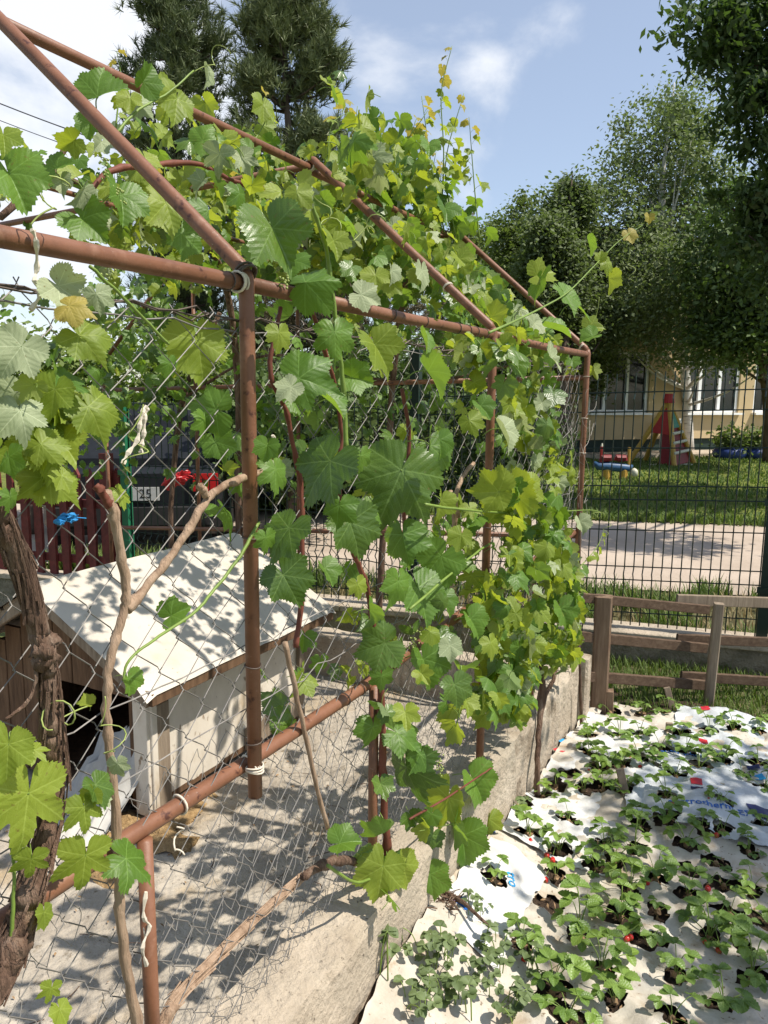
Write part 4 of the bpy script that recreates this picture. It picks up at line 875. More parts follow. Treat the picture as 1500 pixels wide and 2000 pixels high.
def car(name, label, cx, depth, ang, paint, plate=None):
    c0 = atZ(cx, 762 + 1.55 * 1482 / depth, 0); r = empty(name, tuple(c0), label, 'car')
    fwd = Vector((FW.x, FW.y, 0)).normalized(); fwd = Matrix.Rotation(ang, 3, 'Z') @ fwd; rt = Vector((fwd.y, -fwd.x, 0))
    def P(x, y, z): return Vector(c0) + rt * x + fwd * y + Vector((0, 0, z))
    def loft(secs, nm, matn):
        m = MB(); k = None
        for (y, pts) in secs:
            ring = [P(-a, y, b) for a, b in pts] + [P(a, y, b) for a, b in reversed(pts)]; k = len(ring); m.v += [tuple(p) for p in ring]
        for i in range(len(secs) - 1):
            for j in range(k): m.f.append((i * k + j, i * k + (j + 1) % k, (i + 1) * k + (j + 1) % k, (i + 1) * k + j)); m.mi.append(0)
        m.f.append(tuple(range(k))); m.f.append(tuple((len(secs) - 1) * k + j for j in range(k - 1, -1, -1))); m.mi += [0, 0]
        return m.build(nm, matn, r)
    s = lambda w, z0, z1: [(w * .92, z0), (w, z0 + .12), (w, (z0 + z1) / 2 + .05), (w * .94, z1)]
    loft([(0, s(.74, .30, .80)), (.12, s(.80, .22, .88)), (.8, s(.83, .20, .90)), (2.6, s(.83, .20, .88)), (3.5, s(.80, .20, .78)), (3.95, s(.70, .28, .62))], 'body', paint)
    loft([(.10, [(.70, .87), (.68, .93)]), (.55, [(.73, .88), (.56, 1.36)]), (.9, [(.74, .88), (.58, 1.42)]), (1.9, [(.74, .88), (.58, 1.41)]), (2.75, [(.72, .86), (.66, .92)])], 'cabin', paint)
    m = MB(); m.add([P(-.58, .14, .93), P(.58, .14, .93), P(.50, .47, 1.31), P(-.50, .47, 1.31)], [(0, 1, 2, 3)]); m.build('rear_window', 'car_glass', r)
    for sx in (-1, 1):
        m = MB(); m.add([P(sx * .74, .45, .92), P(sx * .745, 2.4, .92), P(sx * .61, 1.9, 1.34), P(sx * .60, .75, 1.34)], [(0, 1, 2, 3)]); m.build('side_window', 'car_glass', r)
        m = MB(); m.box(P(sx * .66, -.005, .72), (.22, .06, .16), Matrix.Rotation(math.atan2(fwd.y, fwd.x) - math.pi / 2, 3, 'Z')); m.build('tail_light', 'tail_red', r)
        for y in (.75, 3.2):
            m = MB(); m.tube([P(sx * .66, y, .29), P(sx * .84, y, .29)], .29, 16); w = m.build('wheel', 'rubber', r)
            m = MB(); m.tube([P(sx * .84, y, .29), P(sx * .85, y, .29)], .17, 12); h = m.build('rim', 'wire', r); h.parent = w
    rot = Matrix((rt, fwd, Vector((0, 0, 1)))).transposed()
    m = MB(); m.box(P(0, -.03, .42), (1.4, .10, .16), rot); m.build('bumper', 'rubber', r)
    if plate:
        m = MB(); m.box(P(0, -.03, .62), (.50, .02, .12), rot); pl_ = m.build('number_plate', 'plate_white', r)
        mt = Matrix.Translation(P(0, -.043, .585)) @ Matrix((rt, Vector((0, 0, 1)), -fwd)).transposed().to_4x4(); t = text_mesh('plate_text', plate, .115, mt, 'black_print', r); t.parent = pl_
car('parked_car', 'dark parked car with a pale number plate behind the wire fence', 262, 6.9, R(8), 'car_paint', '7041 25')
car('parked_car', 'dark blue car parked further back behind the nearest post', 430, 9.6, R(-25), 'car_paint_blue')

def small_things():
    m = MB(); rr = random.Random(5)
    c = atD(345, 936, 5.05)
    m.blob(c, (1, 1, 1), 30, 22)
    for i, v in enumerate(m.v):
        d = (Vector(v) - c); f = 1 + .55 * noise.noise(d * 1.7 + Vector((3, 1, 2))) + .30 * noise.noise(d * 4.5); d = d * f
        m.v[i] = tuple(c + RT * d.x * .078 + FW * d.y * .03 + Vector((0, 0, d.z * .05 + .025 * d.x)))
    tag(m.build('red_bag', 'red_bag', at=c), 'crumpled bright red plastic bag hanging on the wire fence', 'bag')
    c = atX(128, 1013, -0.846); m = MB()
    for k in range(9): m.blob(c + Vector((rr.uniform(-.003, .005), rr.uniform(-.013, .013), rr.uniform(-.003, .004))), (.004, .007, .004), 6, 5, .7, k + 20)
    for k in range(8): 
        p = c + Vector((.004, rr.uniform(-.014, .014), 0)); m.tube([p, p + Vector((.004, rr.uniform(-.018, .018), rr.uniform(-.008, .01)))], .0008, 3)
    tag(m.build('blue_rag', 'blue_rag', at=c), 'frayed scrap of blue cloth tied to the mesh', 'rag')
    # strips of pale bast tied on the mesh
    for pts, lab in ((((287, 795), (280, 800), (273, 830), (268, 860), (250, 885), (240, 906)), 'twisted strip of pale bast hanging from the chain-link above the car'),
                     (((288, 796), (283, 812), (281, 845), (277, 868), (275, 884)), 'short pale bast strip beside the longer one on the chain-link'),
                     (((62, 446), (70, 470), (72, 520), (68, 548), (78, 575), (60, 605)), 'pale bast knot wrapped over the eave pipe at the frame edge'),
                     (((285, 1742), (280, 1790), (292, 1810), (278, 1850), (286, 1885)), 'white frayed string hanging below the base rail'),
                     (((1330 / 2.5, 850), (540, 870), (520, 900), (512, 905)), 'thin pale strip caught beside the nearest post')):
        m = MB(); q = spline([atX(x, y, -0.835 if y > 500 else -0.82) for x, y in pts], 4)
        m.tube(q, [0.0028 * (1 + .5 * math.sin(i * 1.7)) for i in range(len(q))], 5); tag(m.build('bast_strip', 'pale_string', at=q[0]), lab, 'string')
    # overhead cables
    for (a, b, d, rad, lab) in (((-300, 72), (330, 318), 13, .012, 'upper overhead cable crossing the cloudy sky at left'), ((-300, 108), (330, 348), 13, .008, 'lower thinner overhead cable crossing the cloudy sky at left'), ((1250, -190), (1700, 500), 14, .012, 'overhead cable running down across the big dark tree')):
        p, q = atD(a[0], a[1], d), atD(b[0], b[1], d + 2); m = MB(); m.tube(bez(p, q, 16, .12), rad, 5); tag(m.build('cable', 'cable', at=p), lab, 'cable')
    # tyre planters
    for x, lab in ((1424, 'blue painted tyre planter with a leafy plant by the ochre wall'), (1474, 'blue painted tyre planter half hidden by the dark fence post')):
        b = atZ(x, 893, .05); r = empty('tyre_planter', tuple(b), lab, 'planter', 'painted tyre planters')
        m = MB(); m.ring(b + Vector((0, 0, .1)), (0, 0, 1), .27, .13, 18, 8); m.build('tyre', 'tyre_blue', r, True)
        C = np.array(b) + RNG.normal(size=(420, 3)) * np.array([.2, .2, .16]) + np.array([0, 0, .42]); quads_obj('foliage', leaf_quads(C, .15, .6), 'tree_leaf_mid', r)['kind'] = 'stuff'
small_things()

# ------------------------------------------------------------------ grapevines
VEINS = [0, 52, -52, 106, -106]
def grape_leaf(seed, nper, rings, lob=0.35, fold=0.10, droop=0.22, wav=0.10, petiole=True, cup=0.0):
    """leaf blade in the XY plane, petiole joint at the origin, tip towards +Y; uv 'vein' holds distance along / away from the nearest main vein"""
    rr = random.Random(seed); ctrl = [(0, 1.07), (5, 1.02), (14, .93 - .14 * lob), (26, .86 - .46 * lob), (38, .87 - .18 * lob), (47, .93), (52, .955), (58, .92), (68, .84 - .10 * lob), (79, .78 - .34 * lob), (92, .78 - .10 * lob), (102, .81), (108, .81), (125, .73), (145, .65), (160, .58), (171, .44), (177, .22), (180, .06)]
    asym = rr.uniform(-.12, .12); ctrl = [(a_, b_ * rr.uniform(.93, 1.07)) for a_, b_ in ctrl]
    marks = [0, 26, 52, 79, 106, 140, 172, 180]; angs = []
    for a, b in zip(marks, marks[1:]):
        k = max(2, int(nper * (b - a) / 26.0 + .5)) if b < 175 else 1
        angs += [a + (b - a) * i / k for i in range(k)]
    angs.append(180); angs = [-x for x in reversed(angs[1:])] + angs
    T = [0.0] + [(i + 1) / rings for i in range(rings)]
    me = MB(); uv = []; na = len(angs); idx = {}
    ph = [rr.uniform(0, 6.28) for _ in range(4)]
    for ai, a in enumerate(angs):
        r0 = float(np.interp(abs(a), [c[0] for c in ctrl], [c[1] for c in ctrl])) * (1 + asym * (1 if a > 0 else -1))
        tooth = 1 + ((0.046 if ai % 2 else -0.044) * rr.uniform(.5, 1.3) + rr.uniform(-.012, .012)) * (1 if abs(a) < 168 else 0)
        nv = min(VEINS, key=lambda v: abs(a - v)); dl = math.radians(abs(a - nv)); hs = min(1.0, abs(a - nv) / 27.0)
        for ti, t in enumerate(T):
            rad = r0 * t * (tooth if ti == rings else 1.0); x = math.sin(math.radians(a)) * rad; y = math.cos(math.radians(a)) * rad
            z = fold * rad * .45 * (1 - math.cos(hs * math.pi)) * .5 - droop * rad * rad + cup * abs(x) + wav * rad * 1.3 * noise.noise(Vector((x * 1.5 + ph[0], y * 1.5 + ph[1], seed)))+ wav * .30 * t * t * noise.noise(Vector((x * 4.5 + ph[2], y * 4.5, seed)))
            idx[(ai, ti)] = len(me.v); me.v.append((x, y, z)); uv.append((rad * math.cos(dl), rad * math.sin(dl)))
    for ai in range(na - 1):
        for ti in range(rings):
            a, b, c, d = idx[(ai, ti)], idx[(ai, ti + 1)], idx[(ai + 1, ti + 1)], idx[(ai + 1, ti)]
            me.f.append((a, c, b) if ti == 0 else (a, d, c, b)); me.mi.append(0)
    if petiole:
        q = spline([(0, .02, 0), (0, -.10, -.10), (0.05, -.22, -.42), (0.08, -.18, -.85)], 3); n0 = len(me.v)
        me.tube(q, .022, 4, 1); uv += [(0, 1)] * (len(me.v) - n0)
    return me, uv
def leaf_mesh(seed, nper, rings, matn, **k):
    mb, uv = grape_leaf(seed, nper, rings, **k); me = mb.mesh('leaf', [matn, 'green_shoot'], None, True)
    L = me.uv_layers.new(name='vein'); li = np.zeros(len(me.loops), dtype=np.int32); me.loops.foreach_get('vertex_index', li)
    L.data.foreach_set('uv', np.array(uv, dtype=np.float32)[li].reshape(-1)); return me
KIND = {'m': 'leaf_mature', 'd': 'leaf_mid', 'y': 'leaf_young', 't': 'leaf_tip', 'p': 'leaf_pale'}
SHAPES = [dict(lob=.15, fold=.06, droop=.14, wav=.16, cup=.18), dict(lob=.38, fold=.06, droop=.26, wav=.20, cup=-.15), dict(lob=.22, fold=.05, droop=.36, wav=.24, cup=.1), dict(lob=.85, fold=.05, droop=.20, wav=.16), dict(lob=.15, fold=.04, droop=.20, wav=.12, cup=.75), dict(lob=.28, fold=.05, droop=.28, wav=.22, cup=-.55), dict(lob=.55, fold=.06, droop=.12, wav=.30, cup=.35), dict(lob=.10, fold=.05, droop=.50, wav=.28, cup=-.2), dict(lob=.30, fold=.05, droop=-.15, wav=.30, cup=.5), dict(lob=.45, fold=.05, droop=.42, wav=.26, cup=.95)]
LM = {}
def get_leaf(kind, shape, hi=True):
    key = (kind, shape, hi)
    if key not in LM: LM[key] = leaf_mesh(100 + shape * 7 + 'mdytp'.index(kind) * 101, 8 if hi else 4, 4 if hi else 2, KIND[kind], **SHAPES[shape])
    return LM[key]
VINES = {}; REC = {}
def vine(key, loc, label):
    VINES[key] = empty('grapevine', loc, label, 'grapevine', 'grapevines on the pergola'); REC[key] = []
vine('near', tuple(atX(30, 1850, -.80)), 'thick old grapevine with peeling bark at the left edge')
vine('cane', tuple(atX(270, 2010, -.83)), 'slender pale grapevine cane climbing the mesh beside the kennel')
vine('middle', (-0.80, 1.57, 0.30), 'grapevine with large glossy leaves between the nearest and middle posts')
vine('far', (-0.74, 2.95, 0.05), 'dense bright grapevine covering the far side panel')
vine('roof', (-1.75, 3.3, -0.05), 'grapevine with upright yellow shoots above the pergola ridge')
vine('flat', (-2.5, 2.6, -0.05), 'grapevine spread over the flat pergola roof')
vine('end', (-3.3, 3.50, 0.19), 'shaded grapevine hanging on the far end rails behind the kennel')
def put(vk, pos, tip, nrm, size, kind, shape=None):
    REC[vk].append((basis(pos, tip, nrm, size / 1.5), kind, shape if shape is not None else rnd.randrange(10), size, Vector(pos)))
def hero(vk, x, y, spx, kind, ang, X=-.80, w=.55, shape=None, tilt=(0, 0, 0)):
    c = atX(x, y, X); z = pix(c)[2]; s = spx * z / 1482.0 * .80
    if kind == 'm' and spx < 125 and rnd.random() < .5: kind = 'd'
    T = (RT * math.cos(R(ang)) + UP * math.sin(R(ang)) - FW * rnd.uniform(-.15, .25)).normalized()
    w = w * rnd.uniform(.45, 1.25); n = (CAMLOC - c).normalized() * w + SUNV * (1 - w) + Vector(tilt) + Vector((rnd.gauss(0, .28), rnd.gauss(0, .28), rnd.gauss(0, .22)))
    put(vk, c - T * (.30 * s / 1.5), T, n, s, kind, shape)
def stem(vk, name, pts, rad, matn, sides=8, n=6, knots=0.0):
    q = spline(pts, n); rs = lerpl(rad if hasattr(rad, '__len__') else [rad, rad], len(q))
    L_ = 0.0; ns = rnd.uniform(0, 50)
    for i in range(1, len(q) - 1):
        q[i] = q[i] + Vector((noise.noise(Vector((i * .55, ns, 1))), noise.noise(Vector((i * .55, ns, 5))), noise.noise(Vector((i * .55, ns, 9))))) * min(.006, rs[i] * .55)
    if .0045 < rs[0] < .0125: rs = [a * (1.0 + .28 * max(0, math.sin(i * .9 + ns)) ** 10 + .12 * noise.noise(Vector((i * .8, ns, 3)))) for i, a in enumerate(rs)]
    if knots: rs = [a * (1 + knots * max(0, noise.noise(Vector((i * .22, ns, 2)))) ) for i, a in enumerate(rs)]
    m = MB(); m.tube(q, rs, sides); return m.build(name, matn, VINES[vk], True)
def shoot(vk, pts, n, s0, s1, kinds, rad=.0035, matn='green_shoot', spread=.75, nb=SUNV):
    """a shoot with alternate leaves shrinking towards the tip; kinds from base to tip"""
    q = spline(pts, 6); m = MB(); m.tube(q, lerpl([rad, rad * .35], len(q)), 6); m.build('shoot', matn, VINES[vk], True)
    for i in range(n):
        t = (i + .6) / n; k = min(len(q) - 2, int(t * (len(q) - 1))); p = q[k].lerp(q[k + 1], t * (len(q) - 1) - k); d = (q[k + 1] - q[k]).normalized()
        s = (s0 + (s1 - s0) * t) * rnd.uniform(.8, 1.2); sd = d.orthogonal(); sd = Matrix.Rotation(rnd.uniform(0, 6.28), 3, d) @ sd
        out = (sd + d * .2 + Vector((0, 0, .15))).normalized(); tip = (out * spread + Vector((0, 0, -.75)) + Vector((rnd.gauss(0, .2), rnd.gauss(0, .2), rnd.gauss(0, .2)))).normalized()
        nm = (nb + out * .5 + Vector((rnd.gauss(0, .3), rnd.gauss(0, .3), rnd.gauss(0, .3))))
        put(vk, p + out * s * .55, tip, nm, s, kinds[min(len(kinds) - 1, int(t * len(kinds)))])
def PX(pts, X): return [atX(x, y, X) for x, y in pts]

# trunks and canes
stem('near', 'trunk', PX([(-60, 900), (-15, 985), (25, 1065), (58, 1160), (78, 1240)], -.805), [.0135, .013, .0125, .012], 'vine_bark', 12, 8, .12)
stem('near', 'trunk', PX([(76, 1235), (88, 1290), (97, 1350), (103, 1430), (108, 1500), (98, 1590), (72, 1690), (45, 1790), (10, 1880), (-30, 1960)], -.805), [.012, .0105, .0105, .011, .0135, .017, .0195, .021], 'vine_bark', 12, 8, .12)
def strands(vk, pts, r0, r1, n, matn='vine_bark'):
    q = spline(pts, 10); m = MB()
    for k in range(n):
        a = rnd.uniform(0, 6.28); i0 = rnd.randrange(len(q) - 8); ln = rnd.randrange(5, 14); P_ = []
        for i in range(i0, min(len(q) - 1, i0 + ln)):
            d = (q[i + 1] - q[i]).normalized(); x = d.orthogonal().normalized(); y = d.cross(x); rr_ = r0 + (r1 - r0) * i / len(q); e = (i - i0) / ln
            P_.append(q[i] + (x * math.cos(a + e * .5) + y * math.sin(a + e * .5)) * (rr_ * 1.0 + (.006 * e * e if k % 4 == 0 else .0006)))
        if len(P_) > 2: m.tube(P_, [rnd.uniform(.0009, .0024)] * len(P_), 4)
    m.build('bark_strips', matn, VINES[vk])
strands('near', PX([(-60, 900), (-15, 985), (25, 1065), (58, 1160), (78, 1240)], -.805), .0135, .012, 70)
strands('near', PX([(76, 1235), (88, 1290), (97, 1350), (103, 1430), (108, 1500), (98, 1590), (72, 1690), (45, 1790), (10, 1880), (-30, 1960)], -.805), .011, .021, 130)
strands('middle', PX([(300, 2040), (340, 1960), (410, 1880), (500, 1795), (570, 1730), (600, 1705)], -.862), .0105, .008, 50, 'cane')
kb = MB(); kc = atX(88, 1268, -.80)
for k in range(7): kb.blob(kc + Vector((rnd.uniform(-.008, .008), rnd.uniform(-.012, .016), rnd.uniform(-.014, .014))), rnd.uniform(.009, .014), 8, 6, .9, k + 50)
kb.build('burl', 'vine_bark', VINES['near'], True)
stem('near', 'peeling_bark', PX([(72, 1300), (66, 1345), (45, 1380), (10, 1405)], -.80), [.003, .002, .003, .002], 'vine_bark', 5)
stem('near', 'shoot', PX([(20, 1880), (25, 1780), (28, 1700), (20, 1640)], -.80), [.003, .002], 'green_shoot', 5)
stem('cane', 'cane', PX([(208, 962), (224, 1010), (236, 1080), (247, 1150), (238, 1210), (215, 1290), (208, 1370), (212, 1450), (222, 1540), (229, 1640), (232, 1740), (240, 1830), (252, 1920), (275, 2030)], -.836), [.0075, .0065, .0065, .0062, .007, .0075, .008], 'cane', 9, 6, .25)
stem('cane', 'cane', PX([(245, 1190), (275, 1160), (330, 1090), (370, 1030), (405, 975), (440, 948), (500, 925), (540, 912)], -.838), [.010, .0065, .0065, .006, .0065, .007, .006], 'cane', 9, 6, .3)
stem('cane', 'spur', PX([(404, 972), (394, 955), (390, 948)], -.834), [.006, .0065], 'cane', 7)
stem('cane', 'spur', PX([(214, 990), (200, 965), (186, 948)], -.834), [.006, .006], 'red_cane', 7)
stem('cane', 'shoot', PX([(505, 1020), (470, 1085), (420, 1150), (375, 1200), (300, 1250), (252, 1290), (240, 1330)], -.822), [.0034, .0028, .0024, .0018], 'green_shoot', 7)
stem('cane', 'shoot', PX([(175, 520), (240, 580), (312, 655), (330, 672)], -.83), [.0025, .0022], 'green_shoot', 6)
stem('middle', 'trunk', PX([(300, 2040), (340, 1960), (410, 1880), (500, 1795), (570, 1730), (600, 1705)], -.862), [.011, .0085, .008, .008, .009], 'cane', 10, 8, .3)
stem('middle', 'trunk', PX([(592, 1712), (625, 1692), (665, 1680), (720, 1690), (760, 1700), (790, 1740)], -.84), [.008, .0105, .009, .012, .011], 'vine_bark', 10, 6, .8)
stem('middle', 'trunk', PX([(760, 1700), (752, 1600), (748, 1480), (744, 1360), (735, 1260), (726, 1190)], -.822), [.011, .009, .0085, .009, .008], 'red_cane', 9, 6, .4)
stem('middle', 'cane', PX([(726, 1200), (715, 1140), (690, 1080), (668, 1000), (660, 920), (668, 850), (655, 760), (632, 680), (608, 600)], -.826), [.0065, .0052, .0048, .0044, .004], 'red_cane', 8, 6, .3)
stem('middle', 'cane', PX([(578, 1265), (588, 1180), (590, 1060), (588, 950), (572, 870), (558, 800), (530, 740), (532, 670), (548, 600)], -.85), [.0055, .0048, .0044, .0044, .004], 'red_cane', 8, 6, .3)
stem('middle', 'cane', PX([(556, 1255), (575, 1340), (596, 1430), (615, 1520), (640, 1618)], -.842), [.005, .005, .0045, .005], 'cane', 8, 6, .3)
stem('middle', 'cane', PX([(790, 1050), (792, 960), (800, 850), (785, 760)], -.86), [.0055, .005], 'red_cane', 7)
stem('middle', 'shoot', PX([(676, 880), (672, 780), (662, 680), (650, 580), (635, 480), (610, 405), (605, 378)], -.79), [.0052, .0045, .004, .003], 'green_shoot', 8)
stem('middle', 'shoot', PX([(800, 1600), (870, 1560), (930, 1520), (960, 1500)], -.74), [.003, .0025], 'red_cane', 6)
stem('middle', 'shoot', PX([(640, 1690), (690, 1722), (735, 1712), (760, 1690)], -.80), [.004, .003], 'green_shoot', 6)
stem('middle', 'shoot', PX([(830, 985), (900, 995), (1000, 1002), (1080, 1000), (1150, 996), (1172, 1000)], -.70), [.0038, .003, .0015], 'green_shoot', 6)
stem('middle', 'shoot', PX([(800, 1190), (870, 1130), (930, 1080), (960, 1060)], -.73), [.0035, .003], 'green_shoot', 6)
stem('far', 'trunk', [(-.745, 2.72, .0), (-.75, 2.73, .12), (-.77, 2.80, .26), (-.775, 2.84, .36), (-.78, 2.83, .46), (-.80, 2.86, .6), (-.81, 2.80, .9)], [.013, .011, .011, .016, .012, .010, .008], 'vine_bark', 9, 6, .7)
stem('far', 'trunk', [(-.775, 2.84, .34), (-.755, 2.92, .40), (-.755, 2.97, .48), (-.78, 2.94, .56)], [.009, .008, .008, .006], 'vine_bark', 8, 6, .4)
stem('far', 'trunk', [(-.74, 3.42, .02), (-.745, 3.38, .2), (-.755, 3.36, .4), (-.78, 3.4, .7), (-.80, 3.42, 1.1)], [.007, .006, .006, .005], 'vine_bark', 8, 6, .4)
stem('far', 'cane', PX([(895, 1010), (890, 970), (905, 930), (925, 905)], -.82), [.006, .006], 'cane', 7)
stem('far', 'cane', PX([(880, 1170), (885, 1090), (888, 1010), (880, 960)], -.84), [.008, .008], 'cane', 8)
stem('roof', 'trunk', [(-1.95, 3.62, -.05), (-1.9, 3.6, .8), (-1.85, 3.6, 1.6), (-1.7, 3.45, 2.2), (-1.6, 3.3, 2.33)], [.02, .018, .016, .012], 'vine_bark', 10, 6, .4)
stem('flat', 'cane', PX([(150, 405), (215, 335), (290, 326), (380, 318), (440, 346), (480, 360), (525, 368)], -1.45), [.006, .007, .006, .0065], 'red_cane', 8, 6, .3)
stem('flat', 'cane', PX([(523, 366), (540, 410), (560, 466)], -1.45), [.0065, .006], 'red_cane', 8)
stem('flat', 'trunk', [(-2.9, 3.6, -.05), (-2.85, 3.55, .9), (-2.8, 3.5, 1.7), (-2.7, 3.2, 2.25), (-2.5, 2.4, 2.3), (-2.3, 1.6, 2.33)], [.022, .02, .018, .014, .010], 'vine_bark', 10, 6, .4)
stem('flat', 'cane', PX([(0, 425), (100, 330), (165, 240), (200, 260)], -1.75), [.009, .008, .007], 'vine_bark', 8)
stem('flat', 'shoot', PX([(225, 262), (270, 215), (330, 180), (378, 138)], -1.3), [.0035, .002], 'green_shoot', 6)
stem('end', 'trunk', [(-3.5, 3.66, .1), (-3.45, 3.62, .8), (-3.3, 3.6, 1.5), (-3.0, 3.6, 2.0)], [.018, .016, .013], 'vine_bark', 9, 6, .4)
stem('end', 'cane', [(-3.3, 3.6, 1.5), (-2.6, 3.55, 1.75), (-1.8, 3.58, 1.6), (-1.1, 3.58, 1.7)], [.008, .007, .005], 'vine_bark', 8, 6, .3)

# the large leaves one can pick out, vine by vine: x, y, size, kind, direction of the tip
for h in ((52, 1585, 215, 'y', -93, 3), (166, 1592, 95, 'y', -80, 3), (165, 1692, 135, 'y', -96, 3), (262, 1688, 122, 'm', -38, 1), (15, 1475, 130, 'y', -92, 0), (74, 1470, 60, 'y', -30, 3), (193, 1545, 85, 'm', -55, 0), (60, 1690, 85, 'y', -100, 3), (88, 1792, 62, 'y', -80, 0), (98, 1940, 55, 'y', -100, 3), (122, 1980, 62, 'y', -60, 0), (205, 1565, 34, 'p', -40, 0), (232, 1500, 55, 'p', -75, 2), (180, 1560, 55, 'y', -100, 0),
          (168, 668, 118, 'y', -42, 2), (104, 778, 112, 'y', -100, 0), (184, 812, 128, 'y', -58, 2), (30, 692, 125, 'p', -120, 0), (44, 818, 115, 'p', -70, 2), (90, 878, 95, 'y', -45, 1), (126, 938, 66, 'y', -60, 0), (148, 600, 85, 't', -12, 2), (190, 585, 70, 'p', -80, 1), (18, 905, 80, 'd', -80, 0), (28, 360, 150, 'd', -62, 4), (8, 275, 80, 'y', -75, 4), (60, 760, 70, 'y', -130, 1), (20, 980, 60, 'd', -90, 1)):
    hero('near', *h[:5], -.775, .5, h[5])
for h in ((345, 1197, 74, 'd', 28, 4), (252, 1335, 66, 'd', -80, 4), (165, 1375, 40, 'y', 170, 4), (390, 688, 150, 'y', -82, 0), (405, 795, 110, 'd', 165, 2), (425, 875, 80, 'd', -70, 0), (236, 970, 60, 'y', -60, 1), (470, 950, 60, 'd', -70, 1), (400, 830, 70, 'd', -90, 1), (330, 720, 60, 'd', -95, 1), (415, 1000, 55, 'd', -30, 0)):
    hero('cane', *h[:5], -.87, .5, h[5])
for h in ((628, 922, 170, 'm', -128, 0), (772, 948, 205, 'm', -112, 1), (838, 888, 115, 'd', -95, 4), (690, 1040, 130, 'm', -72, 0), (552, 1048, 130, 'm', -125, 0), (562, 1140, 118, 'm', -62, 0), (640, 1120, 70, 'd', -58, 4), (790, 1062, 110, 'd', -80, 5), (850, 1100, 112, 'd', -128, 0), (906, 1102, 70, 'm', -10, 0), (822, 1168, 130, 'd', -70, 0), (775, 1150, 95, 'd', -100, 2), (735, 1262, 110, 'm', -160, 0), (832, 1305, 110, 'm', -72, 4), (790, 1440, 105, 'd', -30, 2), (800, 1520, 140, 'm', -75, 1), (870, 1575, 118, 'y', -105, 0), (930, 1535, 105, 'd', -62, 4), (905, 1650, 110, 'd', -80, 4), (888, 1625, 80, 'm', -75, 4), (955, 1610, 60, 'y', -95, 5), (676, 1645, 78, 'm', 8, 4), (745, 1712, 120, 'y', -100, 0), (790, 1700, 95, 'y', -72, 0), (842, 1722, 85, 'm', -82, 0), (760, 1690, 50, 'm', 90, 1), (605, 745, 140, 'd', -15, 2), (560, 762, 70, 'p', -140, 0), (655, 665, 100, 'm', -85, 1), (742, 690, 118, 'y', -58, 4), (700, 740, 80, 'd', -15, 4), (545, 470, 165, 'm', -62, 4), (615, 548, 120, 'd', 8, 5), (578, 385, 72, 'y', -95, 1), (590, 400, 46, 'p', -85, 4), (655, 480, 74, 'y', -70, 4), (735, 548, 70, 'y', -85, 0), (765, 536, 46, 'p', -85, 4), (770, 555, 60, 'y', -40, 0), (716, 580, 74, 'p', -20, 0), (825, 540, 70, 'p', -85, 0), (830, 668, 60, 'd', -70, 4), (845, 740, 110, 'd', -55, 4), (650, 790, 90, 'd', -40, 4), (705, 900, 60, 'd', -90, 1), (520, 1060, 60, 'd', -90, 1), (700, 1150, 55, 'y', -80, 1), (660, 1000, 80, 'd', -100, 2), (730, 1010, 70, 'd', -60, 2), (860, 990, 80, 'y', -95, 4), (540, 930, 90, 'd', -80, 1), (545, 660, 70, 'y', -90, 1), (520, 880, 60, 'd', -100, 4), (870, 1180, 70, 'd', -60, 4), (745, 1330, 60, 'd', -90, 1), (760, 1400, 50, 'm', -60, 1)):
    hero('middle', *h[:5], -.775, .55, h[5])
for h in ((1003, 985, 165, 'y', -82, 0), (958, 962, 105, 'y', 185, 0), (1035, 968, 95, 'y', -75, 5), (985, 850, 84, 'p', -62, 4), (1002, 682, 100, 'm', -15, 1), (1010, 720, 60, 'd', -50, 4), (900, 1055, 60, 'y', -100, 0), (1100, 1200, 76, 'm', -68, 4), (1067, 1147, 60, 'y', -72, 4), (920, 830, 60, 'y', -70, 1), (860, 870, 70, 'd', -80, 4), (945, 800, 60, 'd', -50, 4), (1005, 1320, 70, 'd', -70, 1), (890, 1350, 80, 'm', -80, 0), (880, 1270, 60, 'p', -85, 0), (960, 1265, 60, 'y', -80, 1), (1010, 1260, 50, 'p', -90, 0), (985, 1210, 70, 'y', -60, 3), (1135, 1025, 46, 'p', -72, 4), (925, 1220, 80, 'd', -60, 4)):
    hero('far', *h[:5], -.68, .5, h[5])
for h in ((345, 208, 105, 'y', -88, 0), (208, 182, 118, 'm', 28, 4), (330, 415, 118, 'y', -72, 0), (175, 440, 110, 'm', -40, 4), (238, 398, 115, 'm', -75, 4), (402, 148, 52, 'p', -80, 4), (286, 150, 76, 'd', 60, 4), (408, 272, 80, 'd', 15, 2), (440, 278, 66, 'y', -70, 4), (255, 200, 60, 'y', -85, 0), (410, 425, 84, 'd', -80, 5), (355, 470, 90, 'd', -85, 0), (135, 280, 66, 'y', -150, 4), (75, 340, 70, 'm', 160, 0), (120, 325, 64, 'm', 20, 4), (120, 362, 54, 'p', -80, 4), (155, 380, 70, 'p', -120, 4), (470, 390, 76, 'd', -80, 1), (290, 320, 80, 'y', -60, 0), (515, 215, 66, 'y', -85, 0), (175, 250, 60, 'm', -90, 4), (505, 500, 66, 'd', -60, 4)):
    hero('flat', *h[:5], -1.30, .5, h[5])

